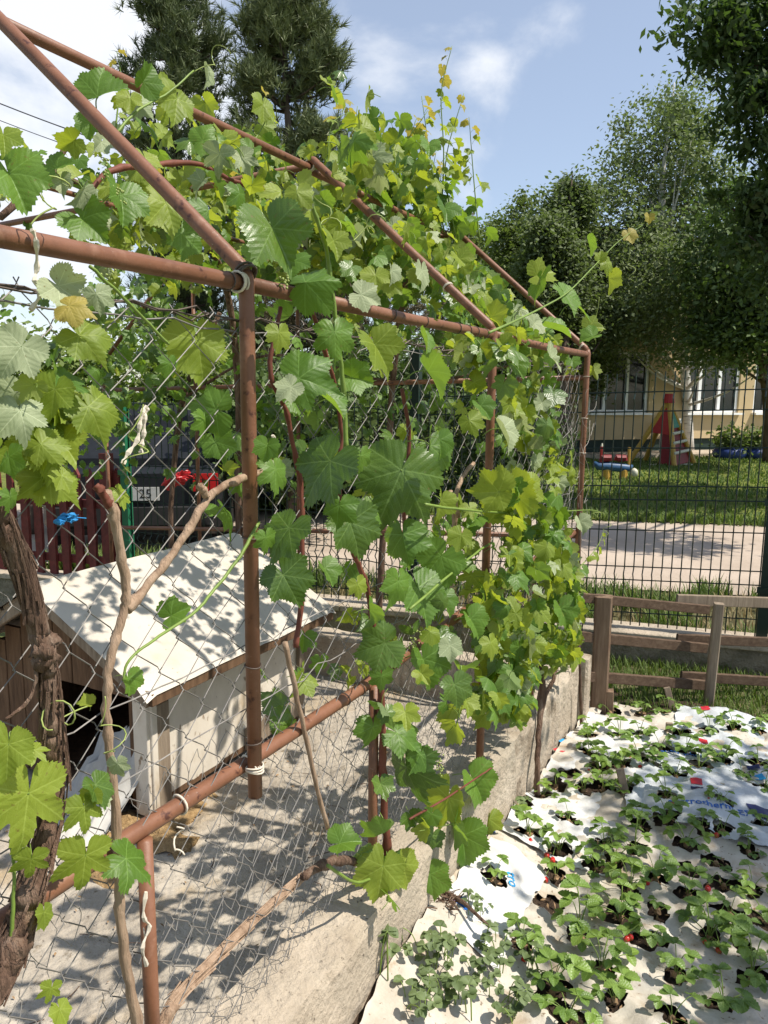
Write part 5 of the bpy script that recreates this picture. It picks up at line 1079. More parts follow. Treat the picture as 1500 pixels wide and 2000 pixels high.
# shoots
shoot('far', PX([(955, 650), (1010, 625), (1060, 600), (1110, 570), (1160, 520), (1210, 470), (1255, 440)], -.66), 0, .09, .03, 'd')
for h in ((1050, 560, 88, 'd', -110, 0), (1058, 535, 70, 'y', 20, 4), (1108, 582, 84, 'd', -60, 0), (1130, 600, 76, 'd', -40, 0), (1152, 482, 50, 'd', -70, 4), (1172, 500, 30, 'y', 80, 4), (1186, 520, 44, 'y', -80, 1), (1190, 553, 56, 'y', -80, 4), (1230, 462, 36, 't', -70, 0), (1268, 428, 26, 't', -85, 4), (1160, 640, 56, 'y', 5, 4), (1090, 645, 76, 'd', -15, 4), (1150, 660, 50, 'd', -160, 4)):
    hero('far', *h[:5], -.66, .5, h[5])
for k in range(17):                          # upright shoots over the ridge, seen against the sky
    y0 = 2.75 + 1.0 * rnd.random(); x0 = -1.62 + rnd.uniform(-.35, .25); hgt = rnd.uniform(.35, .62) * (1.0 if y0 > 2.9 else .7)
    p0 = Vector((x0, y0, 2.28)); shoot('roof', [p0, p0 + Vector((rnd.uniform(-.08, .08), rnd.uniform(-.06, .06), hgt * .5)), p0 + Vector((rnd.uniform(-.16, .16), rnd.uniform(-.1, .12), hgt))], 13, .105, .035, 'dddyyyyt', .004)
p0 = Vector((-1.53, 3.45, 2.3)); shoot('roof', [p0, p0 + Vector((.0, .02, .35)), p0 + Vector((-.01, 0, .62)), p0 + Vector((.03, .02, .82))], 14, .10, .03, 'ddyyyytt', .004)
for k in range(6):
    y0 = rnd.uniform(2.2, 2.9); x0 = rnd.uniform(-2.4, -1.7); p0 = Vector((x0, y0, 2.22)); hgt = rnd.uniform(.12, .24)
    shoot('flat', [p0, p0 + Vector((.02, .0, hgt * .5)), p0 + Vector((rnd.uniform(-.12, .12), .05, hgt))], 8, .10, .04, 'dyyyt', .0035)
for (pts, n, s0, s1, kk) in (([(225, 260), (235, 150), (228, 100)], 5, .05, .02, 'yt'), ([(480, 300), (520, 230), (505, 180)], 6, .08, .03, 'yyt'), ([(640, 300), (650, 240), (690, 215)], 6, .07, .03, 'yt')):
    shoot('flat', PX(pts, -1.6), n, s0, s1, kk, .0025)
for (pts, n, s0, s1) in (([(1090, 1150), (1130, 1110), (1165, 1070), (1180, 1035)], 8, .06, .025), ([(1000, 1290), (990, 1340), (1000, 1400)], 5, .08, .05), ([(900, 1300), (900, 1370), (890, 1420)], 4, .08, .06)):
    shoot('far', PX(pts, -.70), n, s0, s1, 'dyy', .003)

# fill: foliage on the far side panel, middle panel, roof and end
PIPES = [((XE, -.2, ZE), (XE, YC, ZE)), ((XR, .2, ZR), (XR, YC, ZR)), ((XE, YA, ZE), (XR, YA, ZR)), ((XE, YB, ZE), (XR, YB, ZR)), ((XE, YC, ZE), (XR, YC, ZR)), ((XE, YA, .8), (XE, YA, ZE)), ((XE, YC, .9), (XE, YC, ZE)), ((XE, 1.3, .84), (XE, 1.7, .84))]
PIPESEG = [(np.array(pix(Vector(a) + (Vector(b) - Vector(a)) * t)), np.array(pix(Vector(a) + (Vector(b) - Vector(a)) * (t + .05)))) for a, b in PIPES for t in np.arange(0, 1, .05)]
PIPEARR = np.array([(p + q) / 2 for p, q in PIPESEG])
def pipe_clear(p, s):
    x, y, z = pix(p); r_ = .42 * s * 1482 / z + 6; y += .2 * s * 1482 / z
    d = np.hypot(PIPEARR[:, 0] - x, PIPEARR[:, 1] - y); return not np.any((d < r_) & (PIPEARR[:, 2] > z - .03))
def fill(vk, n, box, s, kinds, nb, keep=None, tipz=-.8, jit=.62, shapes=None):
    k = 0; guard = 0
    while k < n and guard < n * 40:
        guard += 1
        p = Vector([rnd.uniform(*box[i]) for i in range(3)])
        if keep and not keep(p): continue
        ax, ay, az = pix(p)
        if ax > 850 and ay < 478 + (ax - 885) * .855 - (25 if ax < 890 else 0): continue
        if ax < 640 and ay < 38 + .482 * ax - 40: continue
        if not pipe_clear(p, s[1]) and rnd.random() > .12: continue
        k += 1; tip = Vector((rnd.gauss(0, .6), rnd.gauss(0, .6), tipz)) + Vector(nb) * .15; nm = Vector(nb) + Vector((rnd.gauss(0, jit), rnd.gauss(0, jit), rnd.gauss(0, jit)))
        put(vk, p, tip, nm, rnd.uniform(*s) * rnd.uniform(.55, 1.0), rnd.choice(kinds), rnd.choice(shapes) if shapes else None)
side = (.8, -.25, .5)
def far_keep(p):
    x, y, _ = pix(p)
    if y > 1400 - max(0, 900 - x) * .9: return False
    if y > 1290 + (1120 - x) * .55 and x > 985: return False
    if x > 1128 + 18 * noise.noise(Vector((p.z * 5, 0, 0))) or (x > 1085 and y < 860 and y > 690): return False
    dens = noise.noise(Vector((p.y * 4.2, p.z * 4.2, 3))) ; thr = -.05
    if y < 1000 and x > 1015: thr = .16
    elif y < 900: thr = .02 if x > 1000 else .12
    if 930 < x < 990 and y < 1120: thr = .3
    return dens > thr
fill('far', 540, ((-.82, -.64), (2.0, 3.62), (.42, 1.72)), (.055, .095), 'mdddyyyyyyp', side, far_keep, shapes=[0, 1, 2, 3, 3, 4, 5, 6, 6, 7, 8, 9])
fill('far', 45, ((-.95, -.7), (2.1, 3.7), (1.66, 1.98)), (.06, .10), 'ddyyymp', (.5, 0, .9), lambda p: noise.noise(Vector((p.y * 4, p.z * 4, 9))) > -.05)
fill('middle', 62, ((-1.0, -.83), (1.15, 2.25), (.75, 1.75)), (.05, .085), 'mmdddyyp', side, lambda p: noise.noise(Vector((p.y * 4, p.z * 4, 1))) > (.02 if p.z > 1.35 else .12))
fill('middle', 24, ((-.84, -.72), (1.45, 1.85), (.30, 1.1)), (.07, .11), 'mmddy', side)
def roof_keep(p):
    x, y, z = pix(p)
    if x < 260 and y < 250: return False
    if x < 150 and y < 520: return noise.noise(p * 2.5) > .25
    return noise.noise(p * 3.1) > -.25
fill('flat', 760, ((-3.2, -1.15), (1.7, 3.7), (2.12, 2.42)), (.065, .11), 'mddyyyyyp', (.35, -.15, .9), roof_keep)
fill('roof', 560, ((-2.3, -1.2), (2.6, 4.1), (2.05, 2.62)), (.065, .105), 'mddddyyyy', (.45, -.1, .85), lambda p: noise.noise(p * 3.3) > -.2 and (p.z < 2.3 or (p.x + 1.5) * -.2 + 2.62 > p.z))
fill('roof', 150, ((-1.75, -1.0), (2.7, 3.9), (1.75, 2.30)), (.065, .10), 'mdddyy', (.6, -.2, .7), lambda p: noise.noise(p * 3.3) > -.05)
fill('end', 520, ((-4.1, -1.0), (3.40, 3.80), (1.25, 2.25)), (.065, .10), 'mmmmddd', (.4, -.5, .7), lambda p: noise.noise(p * 2.6) > -.1 - (p.z - 1.7) * .5)
fill('end', 130, ((-4.2, -2.6), (1.2, 3.4), (1.55, 2.1)), (.07, .11), 'mdddy', (.4, -.3, .7), lambda p: noise.noise(p * 2.6) > .05)

fill('far', 150, ((-1.4, -.9), (2.35, 3.5), (1.8, 2.3)), (.06, .10), 'mddyyyp', (.5, 0, .85), lambda p: abs(p.z - (1.747 + .826 * (-.835 - p.x)) - .03) < .09 and noise.noise(p * 4) > -.1)
fill('middle', 40, ((-1.4, -.95), (1.4, 2.25), (1.8, 2.3)), (.06, .10), 'mddyyyp', (.5, 0, .85), lambda p: abs(p.z - (1.747 + .826 * (-.835 - p.x)) - .03) < .09 and noise.noise(p * 4) > .05)
fill('near', 60, ((-.845, -.78), (.30, .80), (1.43, 1.70)), (.05, .085), 'yyyyddp', side, lambda p: noise.noise(p * 6) > -.05)
fill('end', 190, ((-4.3, -1.7), (3.40, 3.80), (.95, 1.6)), (.06, .09), 'mmmmddd', (.4, -.5, .7), lambda p: noise.noise(p * 2.6) > -.05)
fill('far', 85, ((-.80, -.66), (1.95, 3.1), (.33, .80)), (.055, .095), 'mdddyyy', side, lambda p: pix(p)[1] < 1405 and pix(p)[0] < 1040 and noise.noise(p * 5) > -.1)
def tendril(vk, p, d, ln, turns=2.2, rad=.0011):
    m = MB(); p = Vector(p); d = Vector(d).normalized(); x = d.orthogonal(); y = d.cross(x); pts = []
    for i in range(26):
        t = i / 25; a = turns * 6.283 * max(0, t - .45); w = .012 * min(1, t * 2); pts.append(p + d * ln * t + (x * math.cos(a) + y * math.sin(a)) * w * (1 if t > .45 else t * 2))
    m.tube(pts, rad, 4); m.build('tendril', 'tendril', VINES[vk], True)
for vk, x, y, X, d, ln in (('middle', 610, 380, -.79, (0, .5, -.3), .09), ('cane', 170, 1380, -.80, (.1, -.4, .1), .08), ('cane', 205, 1360, -.80, (.1, .1, -1), .09), ('far', 1170, 580, -.66, (0, .2, -1), .16), ('far', 1230, 480, -.66, (.1, .2, -1), .14), ('flat', 380, 140, -1.3, (.2, .4, .4), .12), ('middle', 690, 470, -.79, (.1, .6, .4), .1), ('near', 60, 440, -.79, (0, .4, .6), .08), ('far', 1160, 1000, -.70, (.2, .5, -.2), .07), ('cane', 280, 790, -.83, (.05, -.2, -.6), .1), ('far', 1180, 1060, -.70, (.1, .1, 1), .1)):
    tendril(vk, atX(x, y, X), d, ln)
for vk, x, y, X in (('cane', 215, 500, -1.2), ('flat', 200, 310, -1.3), ('flat', 225, 360, -1.3), ('flat', 430, 290, -1.3), ('middle', 555, 500, -.82), ('middle', 790, 960, -.78), ('middle', 810, 1230, -.78), ('far', 860, 1480, -.78), ('far', 1040, 1250, -.70)):
    m = MB(); c = atX(x, y, X)
    for k in range(26): 
        t = rnd.random(); m.blob(c + Vector((rnd.gauss(0, .008), rnd.gauss(0, .008), -.05 * t + rnd.gauss(0, .006))) * 1.0, .0028, 5, 4)
    m.build('flower_cluster', 'tendril', VINES[vk], True)

def emit_vines():
    nleaf = 0
    for vk, recs in REC.items():
        def score(rc):
            x, y, z = pix(rc[4]); inn = -150 < x < 1650 and -150 < y < 2150 and z > .2
            return (rc[3] / max(z, .2)) * (1 if inn else .02)
        recs.sort(key=score, reverse=True)
        for mtx, kind, shape, s, p in recs[:300]:
            z = pix(p)[2]; big = s / max(z, .2) * 1482 > 62
            inst('leaf', get_leaf(kind, shape, big), VINES[vk], mtx); nleaf += 1
        rest = recs[300:]
        if rest:
            by = {}
            for rc in rest: by.setdefault(rc[1], []).append(rc)
            V = []; F = []; MI = []; UV = []; mats = [KIND[k] for k in by] + ['green_shoot']; o = 0
            off = np.array(WLOC[VINES[vk].name])
            for ki, (k, rs) in enumerate(by.items()):
                for mtx, kind, shape, s, p in rs:
                    me = get_leaf(kind, shape, False); n = len(me.vertices); co = np.zeros(n * 3); me.vertices.foreach_get('co', co); co = co.reshape(-1, 3)
                    M = np.array(mtx); V.append(co @ M[:3, :3].T + M[:3, 3] - off)
                    L = me.uv_layers['vein'].data; 
                    for pl_ in me.polygons: F.append(tuple(i + o for i in pl_.vertices)); MI.append(ki if pl_.material_index == 0 else len(mats) - 1)
                    uv = np.zeros(len(me.loops) * 2); L.foreach_get('uv', uv); UV.append(uv); o += n
            me = bpy.data.meshes.new('foliage'); me.from_pydata(np.concatenate(V).tolist(), [], F)
            for mn in mats: me.materials.append(MATS[mn])
            me.polygons.foreach_set('material_index', MI); me.polygons.foreach_set('use_smooth', [True] * len(F))
            me.uv_layers.new(name='vein').data.foreach_set('uv', np.concatenate(UV)); me.update()
            ob = bpy.data.objects.new('foliage', me); COL.objects.link(ob); ob.parent = VINES[vk]; ob['kind'] = 'stuff'
    return nleaf
print('vine leaves', emit_vines())

# ------------------------------------------------------------------ strawberry bed
def sstep(a, b, x):
    t = min(1, max(0, (x - a) / (b - a))); return t * t * (3 - 2 * t)
def bedz(x, y):
    h = 0.085 * (1 - sstep(-.80, -.45, x)) * (1 - sstep(2.0, 2.9, y)) + 0.034 * fbm(x * 1.6, y * 1.6, 1.0, 3) + 0.012 * fbm(x * 5, y * 5, 4.0, 2) + 0.010 * math.sin(y * 5.2 + x * 1.3)
    return h
def on_bed(x, y):
    p = atZ(x, y, 0.02)
    for _ in range(4): p = atZ(x, y, bedz(p.x, p.y))
    return p
SPOTS = [(1168, 1508, 1), (1020, 1578, 0), (1030, 1632, 1), (930, 1668, 1), (1092, 1668, 1), (965, 1722, .6), (1085, 1716, .7), (1180, 1655, 1.1), (1300, 1606, 1), (1140, 1548, .8), (1410, 1572, .8), (1340, 1652, 1.1), (1412, 1626, .8), (1462, 1668, .8), (1280, 1722, 1.1), (1165, 1702, 1), (1070, 1768, 0), (1200, 1690, 1.2), (1285, 1784, .3), (1345, 1752, 1), (1413, 1733, .6), (1470, 1742, .8), (1212, 1796, 1.35), (1132, 1826, 1.45), (1265, 1842, .8), (1425, 1790, .9), (1385, 1835, 1.5), (1320, 1906, 1.1), (1175, 1896, 1.2), (1200, 1958, 1.1), (1312, 1994, 1.1), (1468, 1912, 1.4), (1412, 1968, 1.1), (1110, 1992, 1.1), (1080, 1940, 1), (1190, 1502, 1), (1245, 1482, 1), (1192, 1394, .8), (1258, 1396, .9), (1102, 1440, .9), (1152, 1442, 1), (1210, 1442, 1.1), (1302, 1392, .8), (1385, 1436, 1.1), (1432, 1430, 1.1), (1482, 1434, 1.1), (1150, 1480, 1), (1215, 1500, .9), (1290, 1468, .9), (1340, 1478, 1.1), (1062, 1492, 1.1), (1178, 1545, .9), (1222, 1552, 1), (1275, 1502, 1), (1365, 1504, 1.1), (1320, 1520, 1), (1450, 1522, 1.1), (1412, 1496, 1.1), (1300, 1562, 1.0), (1492, 1545, .9), (1480, 1496, 1), (1345, 1702, 0), (1398, 1690, .5), (1108, 1517, 0), (1085, 1538, .6), (1110, 1608, .7), (1060, 1560, .5), (1250, 1620, 1.1), (1240, 1660, 1.1), (1370, 1620, .7), (1490, 1620, .8), (1450, 1850, 1.1), (1230, 1742, 1.2), (1020, 1845, 1), (1495, 1800, 1.1), (1330, 1440, 1), (1250, 1440, 1), (1080, 1405, .8), (975, 1600, .8), (1130, 1400, .7), (1005, 1470 + 60, .9)]
EXTRA = [(x, y, 1.0) for x in (.25, .43, .62, .8) for y in np.arange(1.9, 3.8, .21)]
PL = [(on_bed(a, b), s) for a, b, s in SPOTS] + [(Vector((x + rnd.uniform(-.04, .04), y + rnd.uniform(-.05, .05), 0)), s) for x, y, s in EXTRA]
PL = [(p, s) for p, s in PL if p.x > -.77]
HOLES = [(p.x, p.y, rnd.uniform(.030, .046) * (1.15 if s == 0 else 1), rnd.uniform(0, 9)) for p, s in PL]
HA = np.array(HOLES)
def hole_sd(x, y):
    d = np.hypot(HA[:, 0] - x, HA[:, 1] - y); i = int(np.argmin(d - HA[:, 2])); h = HOLES[i]
    a = math.atan2(y - h[1], x - h[0]); rr = h[2] * (1 + .22 * math.sin(2 * a + h[3]) + .13 * math.sin(5 * a + 2 * h[3])); return d[i] - rr, i, a, rr
sheet('bed_soil', [(-.79, .6), (1.6, .6), (1.6, 3.95), (-.79, 3.95)], 100, 140, lambda x, y: bedz(x, y) - .012 + .008 * fbm(x * 20, y * 20), 'soil')
def wrinkle(x, y, k): return .005 * max(0, 1 - 2.6 * abs(noise.noise(Vector((x * 6 + 2 * noise.noise(Vector((x * 4, y * 4, k))), y * 8, k + 3))))) ** 2 + .0035 * max(0, 1 - 3 * abs(noise.noise(Vector((x * 13, y * 11 + x * 5, k + 8))))) ** 2 + 2.2 * ( .006 * abs(fbm(x * 5 + k, y * 5, k)) + .004 * fbm(x * 14 + k, y * 9, k * 2.0) + .010 * max(0, noise.noise(Vector((x * 3.1 + y * 1.2, (y - x) * 1.1, k)))) + .0035 * math.sin((x * .8 + y) * 60 + 6 * noise.noise(Vector((x * 3, y * 3, k)))) * max(0, noise.noise(Vector((x * 2.2, y * 2.2, k + 5)))))
LAYER = []
def film(name, label, poly, step, lift, k, matn):
    """a sheet with holes burnt for the plants, its rim ragged, lying on the bed"""
    (x0, x1), (y0, y1) = poly; nx = int((x1 - x0) / step); ny = int((y1 - y0) / step); me = MB(); idx = {}; SD = {}
    for j in range(ny + 1):
        for i in range(nx + 1):
            x = x0 + (x1 - x0) * i / nx; y = y0 + (y1 - y0) * j / ny
            ex = .03 * noise.noise(Vector((y * 5, k, 1))) + .012 * noise.noise(Vector((y * 17, k, 2))); ey = .04 * noise.noise(Vector((x * 5, k, 3))) + .012 * noise.noise(Vector((x * 17, k, 4)))
            if i in (0, nx): x += ex
            if j in (0, ny): y += ey
            sd, hi, a, rr = hole_sd(x, y)
            if abs(sd) < step * .6: x = HOLES[hi][0] + math.cos(a) * rr; y = HOLES[hi][1] + math.sin(a) * rr; sd = 0.0
            z = bedz(x, y) + lift + wrinkle(x, y, k) + (.010 * math.exp(-max(sd, 0) / .014) * noise.noise(Vector((x * 30, y * 30, k))) if sd < .05 else 0)
            if x < -.76: z += .35 * (-.76 - x)
            idx[(i, j)] = len(me.v); me.v.append((x, y, z)); SD[(i, j)] = sd
    for j in range(ny):
        for i in range(nx):
            q = [(i, j), (i + 1, j), (i + 1, j + 1), (i, j + 1)]
            if sum(SD[c] for c in q) / 4 < 0.0005 and min(SD[c] for c in q) <= 0: continue
            me.f.append(tuple(idx[c] for c in q)); me.mi.append(0)
    LAYER.append((poly, lift, k))
    o = me.build(name, matn, smooth=True, at=((x0 + x1) / 2, (y0 + y1) / 2, 0)); return tag(o, label, 'plastic sheet', 'sheets covering the strawberry bed')
S1 = film('mulch_sheet', 'large cream mulch sheet with planting holes over the near bed', ((-.775, 1.5), (.9, 3.76)), .0115, .004, 1.3, 'cream_fleece')
S2 = film('mulch_sheet', 'bright white printed film along the low wall in mid bed', ((-.765, -.40), (2.32, 3.62)), .0105, .011, 4.1, 'white_film')
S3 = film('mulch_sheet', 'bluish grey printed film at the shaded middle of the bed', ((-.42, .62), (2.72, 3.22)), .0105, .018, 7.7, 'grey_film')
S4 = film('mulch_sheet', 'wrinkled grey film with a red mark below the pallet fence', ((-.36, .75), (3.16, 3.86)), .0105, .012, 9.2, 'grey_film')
S5 = film('mulch_sheet', 'small white bag film with blue letters at the wall foot', ((-.765, -.56), (1.74, 2.22)), .0095, .012, 12.6, 'white_film')
def film_z(poly_k):
    poly, lift, k = LAYER[poly_k]
    return lambda x, y: bedz(x, y) + lift + wrinkle(x, y, k) + .0022 + (.35 * (-.76 - x) if x < -.76 else 0)
def flat_on(x, y, ang, size):
    p = on_bed(x, y); return Matrix.Translation((p.x, p.y, 0)) @ Matrix.Rotation(ang, 4, 'Z')
# printing on the bags
text_mesh('printed_text', 'austrotherm EPS\u00ae', .046, flat_on(1402, 1590, R(17), 1), 'print_blue', S3, film_z(2), .0006)
text_mesh('printed_text', 'austrotherm', .042, flat_on(1340, 1487, R(20), 1), 'print_blue', S3, film_z(2), .0004)
text_mesh('printed_text', 'tro', .045, flat_on(992, 1728, R(-62), 1), 'print_cyan', S5, film_z(4), .0004)
def patch(x, y, w, h, ang, matn, par, k):
    M = flat_on(x, y, ang, 1); hf = film_z(k); m = MB(); n = 6; vs = []
    for i in range(n + 1):
        for j in range(n + 1):
            p = M @ Vector((w * (i / n - .5), h * (j / n - .5), 0)); vs.append((p.x, p.y, hf(p.x, p.y) + .0006))
    m.add(vs, [(i * (n + 1) + j, (i + 1) * (n + 1) + j, (i + 1) * (n + 1) + j + 1, i * (n + 1) + j + 1) for i in range(n) for j in range(n)]); m.build('printed_mark', matn, par, True)
patch(1359, 1539, .042, .05, R(10), 'print_red', S3, 2); patch(1360, 1551, .042, .03, R(10), 'print_navy', S3, 2)
patch(1373, 1460, .036, .05, R(10), 'print_red', S3, 2); patch(1377, 1392, .036, .05, R(15), 'print_red', S4, 3)
patch(1490, 1600, .10, .08, R(20), 'print_navy', S3, 2); patch(1470, 1510, .05, .03, R(10), 'print_navy', S3, 2); patch(1478, 1528, .06, .04, R(30), 'print_cyan', S3, 2)
patch(983, 1560, .04, .035, R(20), 'print_cyan', S2, 1); patch(1106, 1456, .045, .06, R(-20), 'print_cyan', S2, 1); patch(1094, 1472, .05, .04, R(-20), 'print_red', S2, 1)
patch(950, 1630, .06, .03, R(30), 'print_blue', S5, 4); patch(898, 1775, .04, .045, R(30), 'print_blue', S5, 4); patch(880, 1770, .03, .035, R(30), 'print_red', S5, 4); patch(888, 1670, .025, .04, R(10), 'print_red', S5, 4)

def leaflet(mb, uv, M, ln, wd, fold, rr, mi=0):
    n = 12; o = len(mb.v)
    for i in range(n + 1):
        t = i / n; w = wd * math.sin(math.pi * min(1, (t * .90 + .05)) ** 1.15) ** .72 * (1.075 if i % 2 else .93) if 0 < i < n else (.06 * wd if i == 0 else .12 * wd)
        for j, f in enumerate((-1, -.5, 0, .5, 1)):
            x = f * w; y = t * ln - (abs(f) * .03 * ln if 0 < i < n else 0); z = fold * abs(x) - .28 * t * t * ln + (.05 * ln if (i % 2 and abs(f) > .4) else 0)
            p = M @ Vector((x, y, z)); mb.v.append(tuple(p)); uv.append((t, abs(f) * .35))
    for i in range(n):
        for j in range(4):
            a = o + i * 5 + j; mb.f.append((a, a + 1, a + 6, a + 5)); mb.mi.append(mi)
def straw_leaf(seed, h, reach, ln, matn, rnd_w=.62, nl=3):
    rr = random.Random(seed); mb = MB(); uv = []
    q = spline([(0, 0, -.01), (reach * .25, 0, h * .55), (reach * .7, 0, h * .95), (reach, 0, h)], 3); n0 = len(mb.v); mb.tube(q, [.0016] * len(q), 4, 1); uv += [(0, 1)] * (len(mb.v) - n0)
    base = Matrix.Translation((reach, 0, h)) @ Matrix.Rotation(R(-90), 4, 'Z')
    for k, a in enumerate((0, 78, -78)[:nl]):
        M = base @ Matrix.Rotation(R(a + rr.uniform(-9, 9)), 4, 'Z') @ Matrix.Rotation(R(rr.uniform(-18, 22)), 4, 'X'); L_ = ln * (1 if a == 0 else .92)
        leaflet(mb, uv, M, L_, L_ * rnd_w * .5 * 1.35, rr.uniform(.15, .45), rr)
    me = mb.mesh('leaf', [matn, 'green_shoot'], None, True); L = me.uv_layers.new(name='vein'); li = np.zeros(len(me.loops), dtype=np.int32); me.loops.foreach_get('vertex_index', li)
    L.data.foreach_set('uv', np.array(uv, dtype=np.float32)[li].reshape(-1)); return me
SL = {m_: [straw_leaf(i, h, r_, l_, m_) for i, (h, r_, l_) in enumerate(((.060, .045, .036), (.085, .030, .040), (.040, .065, .034), (.028, .055, .030), (.070, .060, .038), (.10, .045, .042)))] for m_ in ('straw_leaf', 'straw_young')}
WL = [straw_leaf(40 + i, h, r_, l_, 'weed_leaf', .85) for i, (h, r_, l_) in enumerate(((.05, .03, .022), (.075, .025, .025), (.035, .05, .02)))]
def berry_mesh(matn, s):
    m = MB(); prof = [(0, .0), (.45, .10), (.85, .32), (1, .62), (.86, .9), (.45, 1.02), (0, 1.04)]; seg = 10; vs = []
    for rad, z in prof:
        for k in range(seg): vs.append((rad * s * .5 * math.cos(6.283 * k / seg), rad * s * .5 * math.sin(6.283 * k / seg), (z - .5) * s * 1.1))
    m.add(vs, [(i * seg + k, i * seg + (k + 1) % seg, (i + 1) * seg + (k + 1) % seg, (i + 1) * seg + k) for i in range(len(prof) - 1) for k in range(seg)])
    for k in range(6):
        a = 6.283 * k / 6; d = Vector((math.cos(a), math.sin(a), 0)); e = Vector((-d.y, d.x, 0)) * s * .12
        m.add([Vector((0, 0, s * .60)) - e, Vector((0, 0, s * .60)) + e, d * s * .55 + Vector((0, 0, s * .50))], [(0, 1, 2)], 1)
    return m.mesh('berry', [matn, 'green_shoot'], None, True)
BM = [berry_mesh('berry_red', .019), berry_mesh('berry_red', .014), berry_mesh('berry_pale', .016)]
BERRY = {(1168, 1508): 1, (1030, 1632): 2, (1092, 1668): 2, (1085, 1716): 1, (1410, 1572): 3, (1425, 1790): 1, (1280, 1722): 1, (1265, 1842): 2, (1345, 1752): 0, (1385, 1835): 2, (1062, 1492): 4, (1190, 1502): 0, (1245, 1482): 1, (1222, 1552): 1, (1300, 1562): 1, (1492, 1545): 1, (1412, 1626): 1, (1175, 1896): 0, (1132, 1826): 1, (965, 1722): 0, (1275, 1502): 1, (1413, 1733): 1, (1020, 1845): 1}
ORD = ['first', 'second', 'third', 'fourth', 'fifth', 'sixth', 'seventh', 'eighth', 'ninth', 'tenth', 'eleventh', 'twelfth', 'thirteenth', 'fourteenth', 'fifteenth', 'sixteenth', 'seventeenth', 'eighteenth']
def berries():
    vis = [(sp, p, s) for sp, (p, s) in zip(SPOTS, [(on_bed(a, b), s) for a, b, s in SPOTS]) if s > 0]
    items = [((a[0], a[1]), p, s) for a, p, s in vis if p.x > -.77] + [(None, p, s) for p, s in PL[-len(EXTRA):]]
    rows = {}
    for k, (key, p, s) in enumerate(items): rows.setdefault(min(12, int((3.85 - p.y) / .20)), []).append(k)
    lab = {}
    for ri, ks in rows.items():
        ks.sort(key=lambda k: items[k][1].x)
        for j, k in enumerate(ks): lab[k] = (ri, j)
    for k, (key, p, s) in enumerate(items):
        nb = BERRY.get(key, 0); ri, j = lab[k]
        look = ('large leafy ' if s > 1.25 else 'tiny ' if s < .65 else 'leafy ') + 'strawberry plant'
        if nb: look += ' with red berries' if nb > 1 else ' with a red berry'
        z = bedz(p.x, p.y); r = empty('strawberry_plant', (p.x, p.y, z), f'{look}, {ORD[j]} from wall in {ORD[ri]} row from fence', 'strawberry plant', 'strawberry plants in the mulch sheets')
        m = MB(); m.blob((p.x, p.y, z + .004), (.010, .010, .012), 7, 5, .5, k); m.build('crown', 'dry_leaf', r)
        n = max(3, int(6.0 * s + rnd.uniform(-1, 2))); a0 = rnd.uniform(0, 6.28); yg = rnd.random() < .3
        for i in range(n):
            me = rnd.choice(SL['straw_young' if (yg and rnd.random() < .7) else 'straw_leaf']); f = (.50 + .42 * s) * rnd.uniform(.7, 1.12)
            M = Matrix.Translation((p.x, p.y, z)) @ Matrix.Rotation(a0 + i * 2.4 + rnd.uniform(-.3, .3), 4, 'Z') @ Matrix.Rotation(rnd.uniform(-.12, .12), 4, 'Y') @ Matrix.Scale(f, 4)
            inst('leaf', me, r, M)
        for i in range(nb):
            a = R(-110) + rnd.uniform(-.9, .9); d = rnd.uniform(.045, .065); bx, by = p.x + math.cos(a) * d, p.y + math.sin(a) * d
            inst('berry', BM[2] if (nb > 2 and i == 1) else rnd.choice(BM[:2]), r, Matrix.Translation((bx, by, bedz(bx, by) + .018)) @ Matrix.Rotation(rnd.uniform(1.3, 2.6), 4, 'X') @ Matrix.Rotation(rnd.uniform(0, 6), 4, 'Z'))
            m = MB(); m.tube([(p.x, p.y, z + .01), ((p.x + bx) / 2, (p.y + by) / 2, z + .06), (bx, by, bedz(bx, by) + .036)], .0011, 4); m.build('fruit_stalk', 'green_shoot', r)
berries()
